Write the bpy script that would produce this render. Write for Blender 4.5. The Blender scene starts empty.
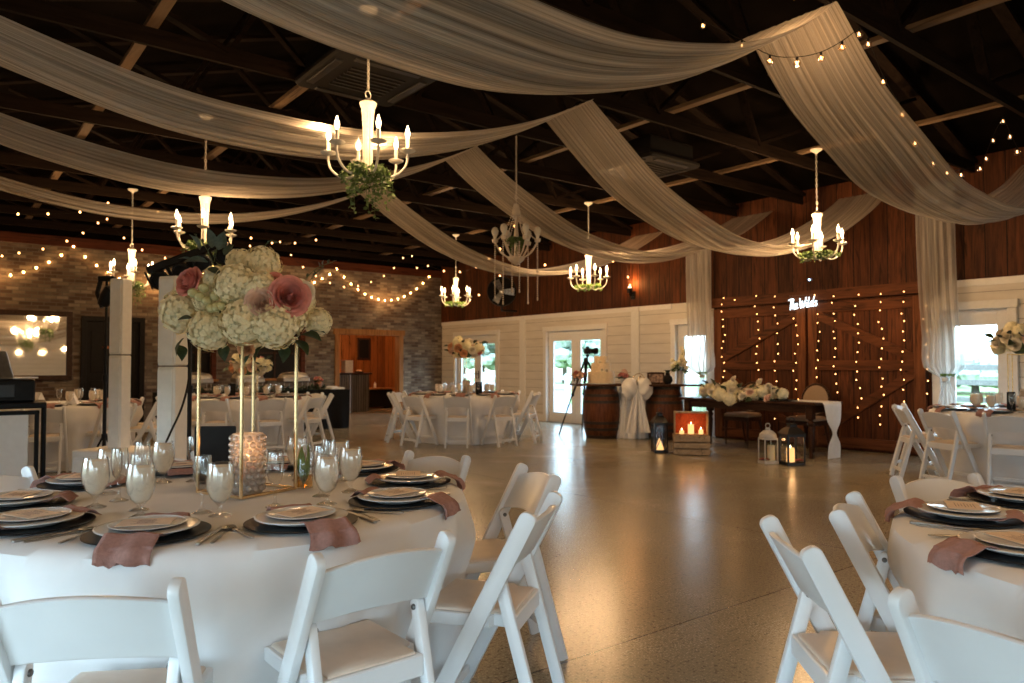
import bpy, bmesh, math, random
from math import sin, cos, pi, radians, sqrt, atan2, exp
from mathutils import Vector, Matrix, Euler
SC = bpy.context.scene
COL = SC.collection
V = Vector
rng = random.Random(7)

# ---------------------------------------------------------------- camera frame
HC = 1.28
FPX = 738.0
PITCH = math.atan(22.5 / FPX)
YAW = radians(-38.0)
FW = V((sin(-YAW), cos(-YAW), 0)); RT = V((cos(-YAW), -sin(-YAW), 0))
EYE = V((0, 0, HC))
WX, WXL, WY, WYB = 10.8, -1.2, 16.9, -3.2     # right, left, brick and back wall planes
HW = 3.8
def W(lat, fwd, z=0.0):
    p = RT * lat + FW * fwd
    return V((p.x, p.y, z))
def ray(px, py):
    x = (px - 512) / FPX; y = (341.5 - py) / FPX
    f = cos(PITCH) - y * sin(PITCH); u = sin(PITCH) + y * cos(PITCH)
    return RT * x + FW * f + V((0, 0, u))
def on_z(px, py, h=0.0):
    d = ray(px, py); return EYE + d * ((h - HC) / d.z)
def on_x(px, py, X=WX):
    d = ray(px, py); return EYE + d * (X / d.x)
def on_y(px, py, Y=WY):
    d = ray(px, py); return EYE + d * (Y / d.y)
def at(px, py, dist):
    d = ray(px, py); return EYE + d * (dist / d.dot(FW))

# ---------------------------------------------------------------- mesh builder
class MB:
    def __init__(s):
        s.v = []; s.f = []; s.mi = []; s.uv = {}
    def add(s, vs, fs, M=None, mi=0):
        b = len(s.v)
        if M is not None: vs = [M @ V(p) for p in vs]
        s.v.extend([V(p) for p in vs])
        for f in fs:
            s.f.append([b + i for i in f]); s.mi.append(mi)
        return b
    def box(s, c, size, bev=0.0, M=None, mi=0):
        hx, hy, hz = size[0] / 2, size[1] / 2, size[2] / 2
        T = Matrix.Translation(V(c)) if M is None else M @ Matrix.Translation(V(c))
        b = min(bev, hx * .9, hy * .9, hz * .9)
        if b <= 0:
            vs = [(x, y, z) for x in (-hx, hx) for y in (-hy, hy) for z in (-hz, hz)]
            fs = [(0, 1, 3, 2), (4, 6, 7, 5), (0, 4, 5, 1), (2, 3, 7, 6), (0, 2, 6, 4), (1, 5, 7, 3)]
            s.add(vs, fs, T, mi); return
        vs = []; idx = {}
        for sx in (-1, 1):
            for sy in (-1, 1):
                for sz in (-1, 1):
                    for a in range(3):
                        p = [sx * (hx - b), sy * (hy - b), sz * (hz - b)]
                        p[a] = (sx, sy, sz)[a] * (hx, hy, hz)[a]
                        idx[(sx, sy, sz, a)] = len(vs); vs.append(p)
        fs = []
        for a in range(3):
            o1, o2 = [(1, 2), (2, 0), (0, 1)][a]
            for sg in (-1, 1):
                q = []
                for (s1, s2) in ((-1, -1), (1, -1), (1, 1), (-1, 1)):
                    k = [0, 0, 0]; k[a] = sg; k[o1] = s1; k[o2] = s2
                    q.append(idx[(k[0], k[1], k[2], a)])
                fs.append(q if sg > 0 else q[::-1])
        for a in range(3):
            o1, o2 = [(1, 2), (2, 0), (0, 1)][a]
            for s1 in (-1, 1):
                for s2 in (-1, 1):
                    def g(sa, axis):
                        k = [0, 0, 0]; k[a] = sa; k[o1] = s1; k[o2] = s2
                        return idx[(k[0], k[1], k[2], axis)]
                    q = [g(-1, o1), g(1, o1), g(1, o2), g(-1, o2)]
                    fs.append(q if s1 * s2 < 0 else q[::-1])
        for sx in (-1, 1):
            for sy in (-1, 1):
                for sz in (-1, 1):
                    q = [idx[(sx, sy, sz, a)] for a in range(3)]
                    fs.append(q if sx * sy * sz > 0 else q[::-1])
        s.add(vs, fs, T, mi)
    def beam(s, p0, p1, w, h, up=(0, 0, 1), bev=0.0, mi=0):
        p0, p1 = V(p0), V(p1); d = p1 - p0; L = d.length; x = d.normalized()
        u = V(up); y = u.cross(x)
        if y.length < 1e-5: y = V((0, 1, 0)).cross(x)
        y.normalize(); z = x.cross(y)
        M = Matrix((x, y, z)).transposed().to_4x4(); M.translation = (p0 + p1) / 2
        s.box((0, 0, 0), (L, w, h), bev, M, mi)
    def loft(s, loops, cap=True, closed=True, M=None, mi=0, ring=False):
        n = len(loops[0]); vs = [p for l in loops for p in l]; fs = []
        m = len(loops)
        for i in range(m if ring else m - 1):
            i2 = (i + 1) % m
            for j in range(n if closed else n - 1):
                j2 = (j + 1) % n
                fs.append((i * n + j, i * n + j2, i2 * n + j2, i2 * n + j))
        if cap and closed and not ring:
            fs.append(tuple(range(n))[::-1]); fs.append(tuple((m - 1) * n + j for j in range(n)))
        return s.add(vs, fs, M, mi)
    def tube(s, pts, r, seg=8, cap=True, M=None, mi=0, ring=False):
        pts = [V(p) for p in pts]; n = len(pts)
        rs = r if isinstance(r, (list, tuple)) else [r] * n
        t0 = (pts[1] - pts[0]).normalized()
        a = V((0, 0, 1)) if abs(t0.z) < .9 else V((1, 0, 0))
        nrm = (a - t0 * a.dot(t0)).normalized(); loops = []
        for i in range(n):
            if ring: t = (pts[(i + 1) % n] - pts[i - 1]).normalized()
            else: t = (pts[min(i + 1, n - 1)] - pts[max(i - 1, 0)]).normalized()
            nrm = (nrm - t * nrm.dot(t)).normalized(); b = t.cross(nrm)
            loops.append([pts[i] + (nrm * cos(2 * pi * k / seg) + b * sin(2 * pi * k / seg)) * rs[i] for k in range(seg)])
        s.loft(loops, cap, True, M, mi, ring)
    def lathe(s, prof, seg=24, M=None, mi=0, flute=None):
        loops = []
        for (r, z) in prof:
            rr = max(r, 1e-5)
            loops.append([V(((rr * (1 + (flute * (.5 - .5 * cos(k * 2 * pi / seg * (seg // 4))) if flute else 0))) * cos(2 * pi * k / seg),
                             (rr * (1 + (flute * (.5 - .5 * cos(k * 2 * pi / seg * (seg // 4))) if flute else 0))) * sin(2 * pi * k / seg), z)) for k in range(seg)])
        s.loft(loops, True, True, M, mi)
    def ball(s, c, r, seg=12, rings=8, sc=(1, 1, 1), M=None, mi=0):
        prof = [(sin(pi * i / rings) * r, -cos(pi * i / rings) * r) for i in range(rings + 1)]
        T = Matrix.Translation(V(c)) @ Matrix.Diagonal(V((sc[0], sc[1], sc[2], 1)))
        s.lathe(prof, seg, T if M is None else M @ T, mi)
    def slab(s, outline, prof, M=None, mi=0):
        """outline: CCW 2D points; prof: list of (inset, z)"""
        n = len(outline); P = [V((p[0], p[1])) for p in outline]; nr = []
        for i in range(n):
            a = (P[i] - P[i - 1]); b = (P[(i + 1) % n] - P[i])
            a = a.normalized() if a.length > 1e-9 else b.normalized(); b = b.normalized() if b.length > 1e-9 else a
            na = V((-a.y, a.x)); nb = V((-b.y, b.x)); m = na + nb
            m = m.normalized() if m.length > 1e-6 else na
            k = 1 / max(.35, m.dot(na)); nr.append(m * k)
        loops = [[V((P[i].x + nr[i].x * ins, P[i].y + nr[i].y * ins, z)) for i in range(n)] for ins, z in prof]
        s.loft(loops, True, True, M, mi)
    def grid(s, fn, nu, nv, M=None, mi=0, uv=False, flip=False):
        vs = [fn(i / nu, j / nv) for i in range(nu + 1) for j in range(nv + 1)]; fs = []
        w = nv + 1
        for i in range(nu):
            for j in range(nv):
                q = (i * w + j, (i + 1) * w + j, (i + 1) * w + j + 1, i * w + j + 1)
                fs.append(q[::-1] if flip else q)
        b = s.add(vs, fs, M, mi)
        if uv:
            for i in range(nu + 1):
                for j in range(nv + 1): s.uv[b + i * w + j] = (i / nu, j / nv)
    def mesh(s, name, mats, smooth=40):
        me = bpy.data.meshes.new(name)
        me.from_pydata([tuple(p) for p in s.v], [], s.f)
        if not isinstance(mats, (list, tuple)): mats = [mats]
        for m in mats: me.materials.append(m)
        me.polygons.foreach_set('material_index', s.mi)
        if s.uv:
            ul = me.uv_layers.new(name='UVMap')
            for l in me.loops:
                ul.data[l.index].uv = s.uv.get(l.vertex_index, (0, 0))
        if smooth is not None:
            me.polygons.foreach_set('use_smooth', [True] * len(me.polygons))
            if smooth < 180: me.set_sharp_from_angle(angle=radians(smooth))
        me.update()
        return me
    def build(s, name, mats, parent=None, smooth=40, loc=None, M=None, label=None):
        o = bpy.data.objects.new(name, s.mesh(name, mats, smooth)); COL.objects.link(o)
        if parent is not None: o.parent = parent
        if loc is not None: o.location = loc
        if M is not None: o.matrix_basis = M
        if label: o['label'] = label
        return o

def inst(name, me, parent=None, M=None, loc=None):
    o = bpy.data.objects.new(name, me); COL.objects.link(o)
    if parent is not None: o.parent = parent
    if M is not None: o.matrix_basis = M
    if loc is not None: o.location = loc
    return o
def thing(name, label, cat, loc=(0, 0, 0), rz=0.0, group=None):
    o = bpy.data.objects.new(name, None); COL.objects.link(o); o.empty_display_size = .1
    o.location = loc; o.rotation_euler = (0, 0, rz)
    return tag(o, label, cat, group)
def tag(o, label, cat, group=None):
    o['label'] = label; o['category'] = cat
    if group: o['group'] = group
    return o
def struct(o, kind='structure', label=None):
    o['kind'] = kind
    if label: o['label'] = label
    return o
KIDS = {}
def dup(root, loc=None, rz=None, label=None, group=None, M=None):
    def cp(o, par):
        c = o.copy(); COL.objects.link(c); c.parent = par
        for ch in [k for k in ALLKIDS(o)]: cp(ch, c)
        return c
    def ALLKIDS(o):
        return list(o.children)
    r = cp(root, None)
    if M is not None: r.matrix_basis = M
    if loc is not None: r.location = loc
    if rz is not None: r.rotation_euler = (0, 0, rz)
    if label: r['label'] = label
    if group: r['group'] = group
    return r

def bar2(p0, p1, w, r0=None, r1=None, n=6):
    """2D bar outline (CCW) from p0 to p1, width w, rounded corners r0 / r1 at the ends"""
    p0, p1 = V(p0), V(p1); d = (p1 - p0).normalized(); q = V((-d.y, d.x)); h = w / 2; out = []
    for (pt, s, r) in ((p1, 1, r1), (p0, -1, r0)):
        r = h if r is None else min(r, h)
        for (side, a0) in ((-s, -pi / 2), (s, 0)):
            for k in range(n + 1):
                if r <= 1e-6 and k: continue
                a = a0 + pi / 2 * k / n
                out.append(pt + d * s * (cos(a) * r - r) + q * ((h - r) * side + s * sin(a) * r))
    return [(p.x, p.y) for p in out]
def rrect(w, h, r, n=5, cx=0, cy=0):
    out = []
    for (sx, sy, a0) in ((1, 1, 0), (-1, 1, pi / 2), (-1, -1, pi), (1, -1, 3 * pi / 2)):
        for k in range(n + 1):
            a = a0 + pi / 2 * k / n
            out.append((cx + sx * (w / 2 - r) + cos(a) * r, cy + sy * (h / 2 - r) + sin(a) * r))
    return out
def rect(w, h, cx=0, cy=0):
    return [(cx - w / 2, cy - h / 2), (cx + w / 2, cy - h / 2), (cx + w / 2, cy + h / 2), (cx - w / 2, cy + h / 2)]
def circ(r, n=24):
    return [(r * cos(2 * pi * k / n), r * sin(2 * pi * k / n)) for k in range(n)]
def basis(x, y, z, t=(0, 0, 0)):
    M = Matrix((V(x), V(y), V(z))).transposed().to_4x4(); M.translation = V(t); return M
def spline(pts, n=8):
    P = [V(p) for p in pts]; out = []
    for i in range(len(P) - 1):
        a = P[max(i - 1, 0)]; b = P[i]; c = P[i + 1]; d = P[min(i + 2, len(P) - 1)]
        for k in range(n):
            t = k / n
            out.append(.5 * ((2 * b) + (c - a) * t + (2 * a - 5 * b + 4 * c - d) * t * t + (3 * b - a - 3 * c + d) * t ** 3))
    out.append(P[-1]); return out

# ---------------------------------------------------------------- materials
def newmat(name):
    m = bpy.data.materials.new(name); m.use_nodes = True
    nt = m.node_tree; nt.nodes.clear()
    out = nt.nodes.new('ShaderNodeOutputMaterial')
    return m, nt, out
class N:
    """tiny node helper"""
    def __init__(s, nt): s.nt = nt
    def node(s, t, **kw):
        n = s.nt.nodes.new(t)
        for k, v in kw.items(): setattr(n, k, v)
        return n
    def set(s, sock, v):
        if isinstance(v, bpy.types.NodeSocket): s.nt.links.new(v, sock)
        elif isinstance(v, (tuple, list)) and len(v) == 3 and sock.type == 'RGBA': sock.default_value = (*v, 1)
        else: sock.default_value = v
    def math(s, op, a, b=0.0, c=None):
        n = s.node('ShaderNodeMath', operation=op); s.set(n.inputs[0], a); s.set(n.inputs[1], b)
        if c is not None: s.set(n.inputs[2], c)
        return n.outputs[0]
    def mix(s, f, a, b, mode='MIX'):
        n = s.node('ShaderNodeMix', data_type='RGBA', blend_type=mode)
        s.set(n.inputs[0], f); s.set(n.inputs[6], a); s.set(n.inputs[7], b); return n.outputs[2]
    def ramp(s, f, pts):
        n = s.node('ShaderNodeValToRGB'); cr = n.color_ramp
        while len(cr.elements) < len(pts): cr.elements.new(.5)
        for e, (p, c) in zip(cr.elements, pts):
            e.position = p; e.color = (*c, 1) if len(c) == 3 else c
        s.set(n.inputs[0], f); return n.outputs[0]
    def coord(s, kind='Object'):
        return s.node('ShaderNodeTexCoord').outputs[kind]
    def geo(s): return s.node('ShaderNodeNewGeometry')
    def sep(s, v):
        n = s.node('ShaderNodeSeparateXYZ'); s.set(n.inputs[0], v); return n.outputs
    def comb(s, x, y, z):
        n = s.node('ShaderNodeCombineXYZ'); s.set(n.inputs[0], x); s.set(n.inputs[1], y); s.set(n.inputs[2], z); return n.outputs[0]
    def noise(s, v, scale, detail=3, rough=.5, dist=0.0):
        n = s.node('ShaderNodeTexNoise'); s.set(n.inputs['Vector'], v); n.inputs['Scale'].default_value = scale
        n.inputs['Detail'].default_value = detail; n.inputs['Roughness'].default_value = rough; n.inputs['Distortion'].default_value = dist
        return n.outputs[0]
    def white(s, v):
        n = s.node('ShaderNodeTexWhiteNoise', noise_dimensions='3D'); s.set(n.inputs['Vector'], v); return n.outputs
    def mapping(s, v, sc=(1, 1, 1), loc=(0, 0, 0)):
        n = s.node('ShaderNodeMapping'); s.set(n.inputs[0], v); n.inputs['Scale'].default_value = sc; n.inputs['Location'].default_value = loc
        return n.outputs[0]
    def bump(s, h, strength=.3, dist=.01):
        n = s.node('ShaderNodeBump'); n.inputs['Strength'].default_value = strength; n.inputs['Distance'].default_value = dist
        s.set(n.inputs['Height'], h); return n.outputs[0]
    def pbr(s, out, color, rough=.5, metal=0.0, normal=None, **kw):
        p = s.node('ShaderNodeBsdfPrincipled')
        s.set(p.inputs['Base Color'], color); s.set(p.inputs['Roughness'], rough); s.set(p.inputs['Metallic'], metal)
        if normal is not None: s.set(p.inputs['Normal'], normal)
        for k, v in kw.items(): s.set(p.inputs[k.replace('_', ' ')], v)
        if out is not None: s.nt.links.new(p.outputs[0], out.inputs[0])
        return p.outputs[0]

def plain(name, col, rough=.5, metal=0.0, var=.12, scale=20, bump=0.0, bscale=None, **kw):
    """principled with a little procedural colour variation"""
    m, nt, out = newmat(name); n = N(nt); co = n.coord()
    ns = n.noise(co, scale, 4)
    dark = tuple(c * (1 - var) for c in col); lite = tuple(min(1, c * (1 + var)) for c in col)
    c = n.ramp(ns, [(.3, dark), (.7, lite)])
    nb = n.bump(n.noise(co, bscale or scale * 4, 3), bump, .01) if bump else None
    if max(col) < .06 and not metal and 'Specular_IOR_Level' not in kw: kw['Specular_IOR_Level'] = .12
    n.pbr(out, c, rough, metal, nb, **kw); return m
def emit(name, col, strength, sample=True):
    m, nt, out = newmat(name); n = N(nt); e = n.node('ShaderNodeEmission')
    e.inputs[0].default_value = (*col, 1); e.inputs[1].default_value = strength
    nt.links.new(e.outputs[0], out.inputs[0])
    m.cycles.emission_sampling = 'AUTO' if sample else 'NONE'
    return m
def thinglass(name, tint=(.97, .98, .97), refl=1.0, rough=.03, base=.03, edge=1.0):
    m, nt, out = newmat(name); n = N(nt)
    t = n.node('ShaderNodeBsdfTransparent'); t.inputs[0].default_value = (*tint, 1)
    g = n.node('ShaderNodeBsdfGlossy'); g.inputs[0].default_value = (1, 1, 1, 1); g.inputs['Roughness'].default_value = rough
    l2 = n.node('ShaderNodeLayerWeight'); l2.inputs[0].default_value = .5
    n.set(t.inputs[0], n.ramp(l2.outputs['Facing'], [(.45, tint), (.97, tuple(c * edge for c in tint))]))
    lw = n.node('ShaderNodeLayerWeight'); lw.inputs[0].default_value = .35
    f = n.math('MULTIPLY', n.math('POWER', lw.outputs['Facing'], 1.7), refl)
    f = n.math('MINIMUM', n.math('ADD', f, base), .9)
    mx = n.node('ShaderNodeMixShader'); n.set(mx.inputs[0], f)
    nt.links.new(t.outputs[0], mx.inputs[1]); nt.links.new(g.outputs[0], mx.inputs[2]); nt.links.new(mx.outputs[0], out.inputs[0])
    return m
WORLD_L, CH_P, EXPO = 11.5, 120.0, 0.14
# ---------------------------------------------------------------- the materials
M = {}
def wood(name, c1, c2, axis='z', board=0.0, baxis='y', rough=.55, knots=True, gap=.012, sc=1.0, spec=.15):
    m, nt, out = newmat(name); n = N(nt); co = n.coord(); x, y, z = n.sep(co)
    ax = {'x': x, 'y': y, 'z': z}
    st = {'x': (1.2, 14, 14), 'y': (14, 1.2, 14), 'z': (14, 14, 1.2)}[axis]
    st = tuple(v * sc for v in st)
    if board:
        b = n.math('DIVIDE', ax[baxis], board); bi = n.math('FLOOR', b); fr = n.math('FRACT', b)
        w = n.white(n.comb(bi, 3.7, 1.3)); off = n.node('ShaderNodeVectorMath', operation='ADD')
        n.set(off.inputs[0], co); n.set(off.inputs[1], n.comb(n.math('MULTIPLY', w[0], 9.0), n.math('MULTIPLY', w[0], 5.0), n.math('MULTIPLY', w[0], 13.0)))
        cv = off.outputs[0]
    else: cv = co
    g = n.noise(n.mapping(cv, st), 1.6, 6, .62, .6)
    col = n.ramp(g, [(.28, c1), (.5, tuple((a + b) / 2 for a, b in zip(c1, c2))), (.72, c2)])
    if knots:
        k = n.noise(n.mapping(cv, tuple(v * .35 for v in st)), 2.2, 3, .6, 1.6)
        col = n.mix(n.math('MULTIPLY', n.ramp(k, [(.57, (0, 0, 0)), (.68, (1, 1, 1))]), .75), col, tuple(v * .3 for v in c1))
    h = g
    if board:
        col = n.mix(n.math('MULTIPLY', n.math('SUBTRACT', w[0], .5), .9), col, tuple(v * .35 for v in c1)) if False else n.mix(n.math('MULTIPLY', w[0], .55), col, tuple(v * .45 for v in c1))
        e = n.math('LESS_THAN', fr, gap / board)
        col = n.mix(e, col, (.004, .003, .002)); h = n.math('SUBTRACT', g, n.math('MULTIPLY', e, 2.0))
    n.pbr(out, col, rough, 0, n.bump(h, .35, .01), Specular_IOR_Level=spec); return m

M['barn'] = wood('barn boards', (.028, .008, .0035), (.165, .052, .018), 'z', .25, 'y', .6)
M['barn_beam'] = wood('barn beam wood', (.05, .016, .0065), (.14, .048, .018), 'y', 0, rough=.6)
M['barn_post'] = wood('barn batten wood', (.07, .023, .009), (.19, .070, .027), 'z', 0, rough=.6)
M['trimwood'] = wood('red-brown trim wood', (.05, .013, .006), (.13, .035, .014), 'x', 0, rough=.6)
M['doorwood'] = wood('door casing wood', (.20, .085, .028), (.45, .21, .075), 'z', 0, rough=.5, knots=False)
M['orangewood'] = wood('pine panelling', (.30, .095, .022), (.52, .19, .05), 'z', .24, 'x', .5)
M['truss'] = wood('truss lumber', (.007, .0042, .003), (.019, .0115, .0075), 'x', 0, rough=.8, spec=.05)
M['lateral'] = wood('pale bracing lumber', (.12, .075, .042), (.20, .13, .075), 'y', 0, rough=.7)
M['barrel'] = wood('barrel staves', (.055, .017, .008), (.17, .062, .026), 'z', 0, rough=.42, sc=1.6)
M['darkwood'] = wood('dark stained wood', (.022, .009, .005), (.07, .03, .016), 'y', 0, rough=.4)
M['plank'] = wood('dark plank', (.03, .013, .007), (.085, .04, .02), 'y', 0, rough=.45)
M['crate'] = wood('crate pine', (.28, .19, .11), (.46, .33, .20), 'y', 0, rough=.6)
M['orangewood_side'] = wood('pine panelling on the side walls', (.30, .095, .022), (.52, .19, .05), 'z', .24, 'y', .5)
M['greywood'] = wood('weathered bar boards', (.10, .085, .07), (.27, .235, .20), 'z', .07, 'x', .6, knots=False, gap=.01)
M['blackdoor'] = plain('black door paint', (.012, .010, .009), .45, var=.2)
M['black'] = plain('black plastic', (.010, .010, .011), .42, var=.15)
M['blackmetal'] = plain('black metal', (.013, .012, .012), .35, .3, var=.15)
M['blackcloth'] = plain('black cloth', (.009, .009, .010), .9, var=.2, bump=.2)
M['white'] = plain('white resin', (.74, .755, .765), .30, var=.03, scale=6)
M['pad'] = plain('cream vinyl pad', (.66, .56, .46), .45, var=.05, scale=14, bump=.05)
M['whitepaint'] = plain('white trim paint', (.74, .73, .70), .4, var=.04)
M['enamel'] = plain('distressed white enamel', (.62, .58, .51), .45, var=.10, scale=60)
M['cloth'] = plain('white tablecloth', (.80, .80, .80), .85, var=.025, scale=9, bump=.05, bscale=500)
M['tulle_solid'] = plain('white gauze', (.80, .80, .79), .9, var=.04)
M['silver'] = plain('polished steel', (.46, .44, .41), .42, 1.0, var=.05)
M['bolt'] = plain('steel bolt', (.15, .15, .15), .3, .9)
M['gold'] = plain('gold metal', (.83, .60, .33), .22, 1.0, var=.06)
M['bronze'] = plain('aged bronze', (.04, .03, .022), .45, .6, var=.3)
M['charger'] = plain('black charger', (.006, .006, .007), .45, var=.1, Specular_IOR_Level=.25)
M['plate'] = plain('white porcelain', (.72, .71, .69), .12, var=.02)
M['smoke_plate'] = plain('dark smoky plate', (.030, .019, .016), .55, var=.2, Specular_IOR_Level=.15)
M['silver_rim'] = plain('silver plate rim', (.7, .68, .64), .2, 1.0, var=.03)
M['napkin'] = plain('dusty rose gauze', (.40, .215, .18), .95, var=.14, scale=90, bump=.5, bscale=420)
M['card'] = plain('cream card', (.78, .62, .47), .7, var=.06, scale=30)
M['cardink'] = plain('card ink', (.30, .20, .16), .8)
M['petal_h'] = plain('hydrangea florets', (.95, .86, .60), .8, var=.10, scale=4)
M['petal_c'] = plain('hydrangea core', (.84, .76, .52), .9, var=.3)
M['petal_w'] = plain('cream petals', (.86, .80, .68), .6, var=.07, scale=3)
M['petal_b'] = plain('blush petals', (.84, .62, .52), .6, var=.08, scale=3)
M['petal_p'] = plain('pink petals', (.74, .31, .28), .6, var=.16, scale=3)
M['petal_o'] = plain('peach petals', (.80, .46, .26), .6, var=.14, scale=3)
M['bud'] = plain('green buds', (.60, .60, .34), .6, var=.12)
M['leaf'] = plain('dark leaf', (.030, .060, .026), .45, var=.35, scale=9)
M['euc'] = plain('eucalyptus leaf', (.055, .078, .055), .55, var=.3, scale=9)
M['ivy'] = plain('ivy leaf', (.09, .15, .035), .55, var=.5, scale=25)
M['fern'] = plain('bright fern', (.17, .30, .05), .6, var=.35, scale=20)
M['stemgreen'] = plain('green stem', (.07, .11, .04), .6)
M['glass'] = thinglass('clear glass', (.97, .97, .965), .75, .04, .045, .70)
M['pane'] = thinglass('window pane', (.97, .98, .98), .6, .02, .02)
def mk_hob():
    m, nt, out = newmat('hobnail glass'); n = N(nt)
    t = n.node('ShaderNodeBsdfTransparent'); t.inputs[0].default_value = (.95, .90, .84, 1)
    g = n.node('ShaderNodeBsdfGlossy'); g.inputs['Roughness'].default_value = .08
    d = n.node('ShaderNodeBsdfTranslucent'); d.inputs[0].default_value = (.95, .86, .78, 1)
    lw = n.node('ShaderNodeLayerWeight'); lw.inputs[0].default_value = .4
    df = n.node('ShaderNodeBsdfDiffuse'); df.inputs[0].default_value = (.92, .84, .78, 1); dd = n.node('ShaderNodeMixShader'); dd.inputs[0].default_value = .5; nt.links.new(d.outputs[0], dd.inputs[1]); nt.links.new(df.outputs[0], dd.inputs[2])
    a = n.node('ShaderNodeMixShader'); a.inputs[0].default_value = .42; nt.links.new(t.outputs[0], a.inputs[1]); nt.links.new(dd.outputs[0], a.inputs[2])
    b = n.node('ShaderNodeMixShader'); n.set(b.inputs[0], n.math('ADD', n.math('MULTIPLY', lw.outputs['Facing'], .55), .10)); nt.links.new(a.outputs[0], b.inputs[1]); nt.links.new(g.outputs[0], b.inputs[2])
    nt.links.new(b.outputs[0], out.inputs[0]); return m
M['hob'] = mk_hob()
M['lantern_glass'] = thinglass('lantern glass', (.97, .98, .98), .25, .05, .012)
M['wax'] = plain('candle wax', (.85, .70, .48), .5, var=.03, Subsurface_Weight=.4)
M['waxlit'] = emit('glowing wax', (1.0, .52, .18), 1.5)
M['flame'] = emit('candle flame', (1.0, .66, .34), 14)
M['bulb'] = emit('chandelier bulb', (1.0, .70, .38), 16, False)
M['fairy'] = emit('fairy bulb', (1.0, .47, .15), 8, False)
M['fairywarm'] = emit('brick string bulb', (1.0, .48, .15), 55, True)
M['globe'] = thinglass('globe bulb glass', (1.0, .86, .68), .6, .05, .05)
M['filament'] = emit('globe filament', (1.0, .55, .25), 9, False)
M['neon'] = emit('white neon tube', (.78, .93, 1.0), 3.2, True)
M['led'] = emit('blue indicator', (.3, .55, 1.0), 12, False)
M['frost'] = plain('frosted bulb', (.62, .58, .50), .35, var=.06)
M['bead'] = plain('pearl beads', (.62, .53, .43), .25, var=.1)
M['cord'] = plain('dark cord', (.02, .016, .012), .7)
M['panel'] = plain('white lycra panel', (.84, .88, .90), .6, var=.03)
M['spk'] = plain('white speaker shell', (.78, .75, .69), .5, var=.04)
M['grey'] = plain('grey plastic', (.24, .235, .225), .5, var=.06)
M['greyenamel'] = plain('weathered grey enamel', (.46, .44, .41), .5, var=.12, scale=40)
M['alu'] = plain('aluminium', (.55, .55, .54), .35, .9)
M['cake'] = plain('buttercream', (.74, .60, .40), .6, var=.06, scale=30, bump=.8, bscale=45)
M['seatgrey'] = plain('linen upholstery', (.34, .24, .155), .9, var=.07, scale=60, bump=.15)
M['orangesign'] = plain('orange sign plate', (.75, .20, .03), .5)
M['photo'] = plain('framed photo print', (.30, .20, .15), .5, var=.8, scale=24)
M['amber'] = thinglass('amber liquid', (.85, .62, .22), .5, .05, .12)
M['stone'] = plain('grey urn', (.05, .048, .045), .5, var=.2)
M['cheese'] = plain('white box', (.75, .70, .63), .6)
M['petalred'] = plain('dried rose petals', (.30, .06, .05), .8, var=.4, scale=60)
M['roof'] = plain('dark roof deck', (.005, .0035, .0026), .95, var=.4, scale=3, Specular_IOR_Level=.02)
M['lawn'] = plain('lawn grass', (.17, .24, .07), .95, var=.3, scale=2)
M['treeleaf_hazed'] = plain('hazed tree foliage', (.32, .36, .29), .9, var=.5, scale=3)  # leaves paled, so the outdoor haze is put into their colour
M['bark'] = plain('tree bark', (.11, .085, .065), .9, var=.3)
M['railwood'] = plain('grey rail wood', (.17, .155, .14), .8, var=.2)
M['railwhite'] = plain('white rail paint', (.78, .78, .77), .6)
M['ibeam'] = plain('dim steel', (.012, .0105, .0095), .6, 0)
M['orangecloth'] = plain('orange glitter backing', (.34, .055, .010), .8, var=.6, scale=60)

def mk_floor():
    m, nt, out = newmat('polished concrete'); n = N(nt); co = n.coord(); x, y, z = n.sep(co)
    big = n.noise(co, .7, 4, .6); mid = n.noise(co, 5, 5, .65); fine = n.noise(co, 95, 3, .75); fine2 = n.noise(co, 48, 3, .7)
    c = n.ramp(big, [(.3, (.25, .215, .145)), (.7, (.33, .29, .205))])
    c = n.mix(n.math('MULTIPLY', mid, .35), c, (.185, .15, .095))
    c = n.mix(n.math('MULTIPLY', n.ramp(fine, [(.52, (0, 0, 0)), (.63, (1, 1, 1))]), .7), c, (.50, .44, .32))
    c = n.mix(n.math('MULTIPLY', n.ramp(fine2, [(.36, (1, 1, 1)), (.46, (0, 0, 0))]), .7), c, (.06, .045, .028))
    def joint(a, o):
        f = n.math('FRACT', n.math('DIVIDE', n.math('SUBTRACT', a, o - 2.44), 4.88))
        return n.math('LESS_THAN', n.math('ABSOLUTE', n.math('SUBTRACT', f, .5)), .0055 / 4.88)
    j = n.math('MAXIMUM', joint(x, 4.98), joint(y, 2.39))
    c = n.mix(n.math('MULTIPLY', j, .8), c, (.02, .013, .008))
    r = n.math('ADD', n.math('MULTIPLY', big, .10), n.math('MULTIPLY', fine, .14))
    r = n.math('ADD', r, .13)
    h = n.math('MULTIPLY', j, -1.0)
    n.pbr(out, c, r, 0, n.bump(h, .3, .004), Specular_IOR_Level=.75); return m
M['floor'] = mk_floor()

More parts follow.
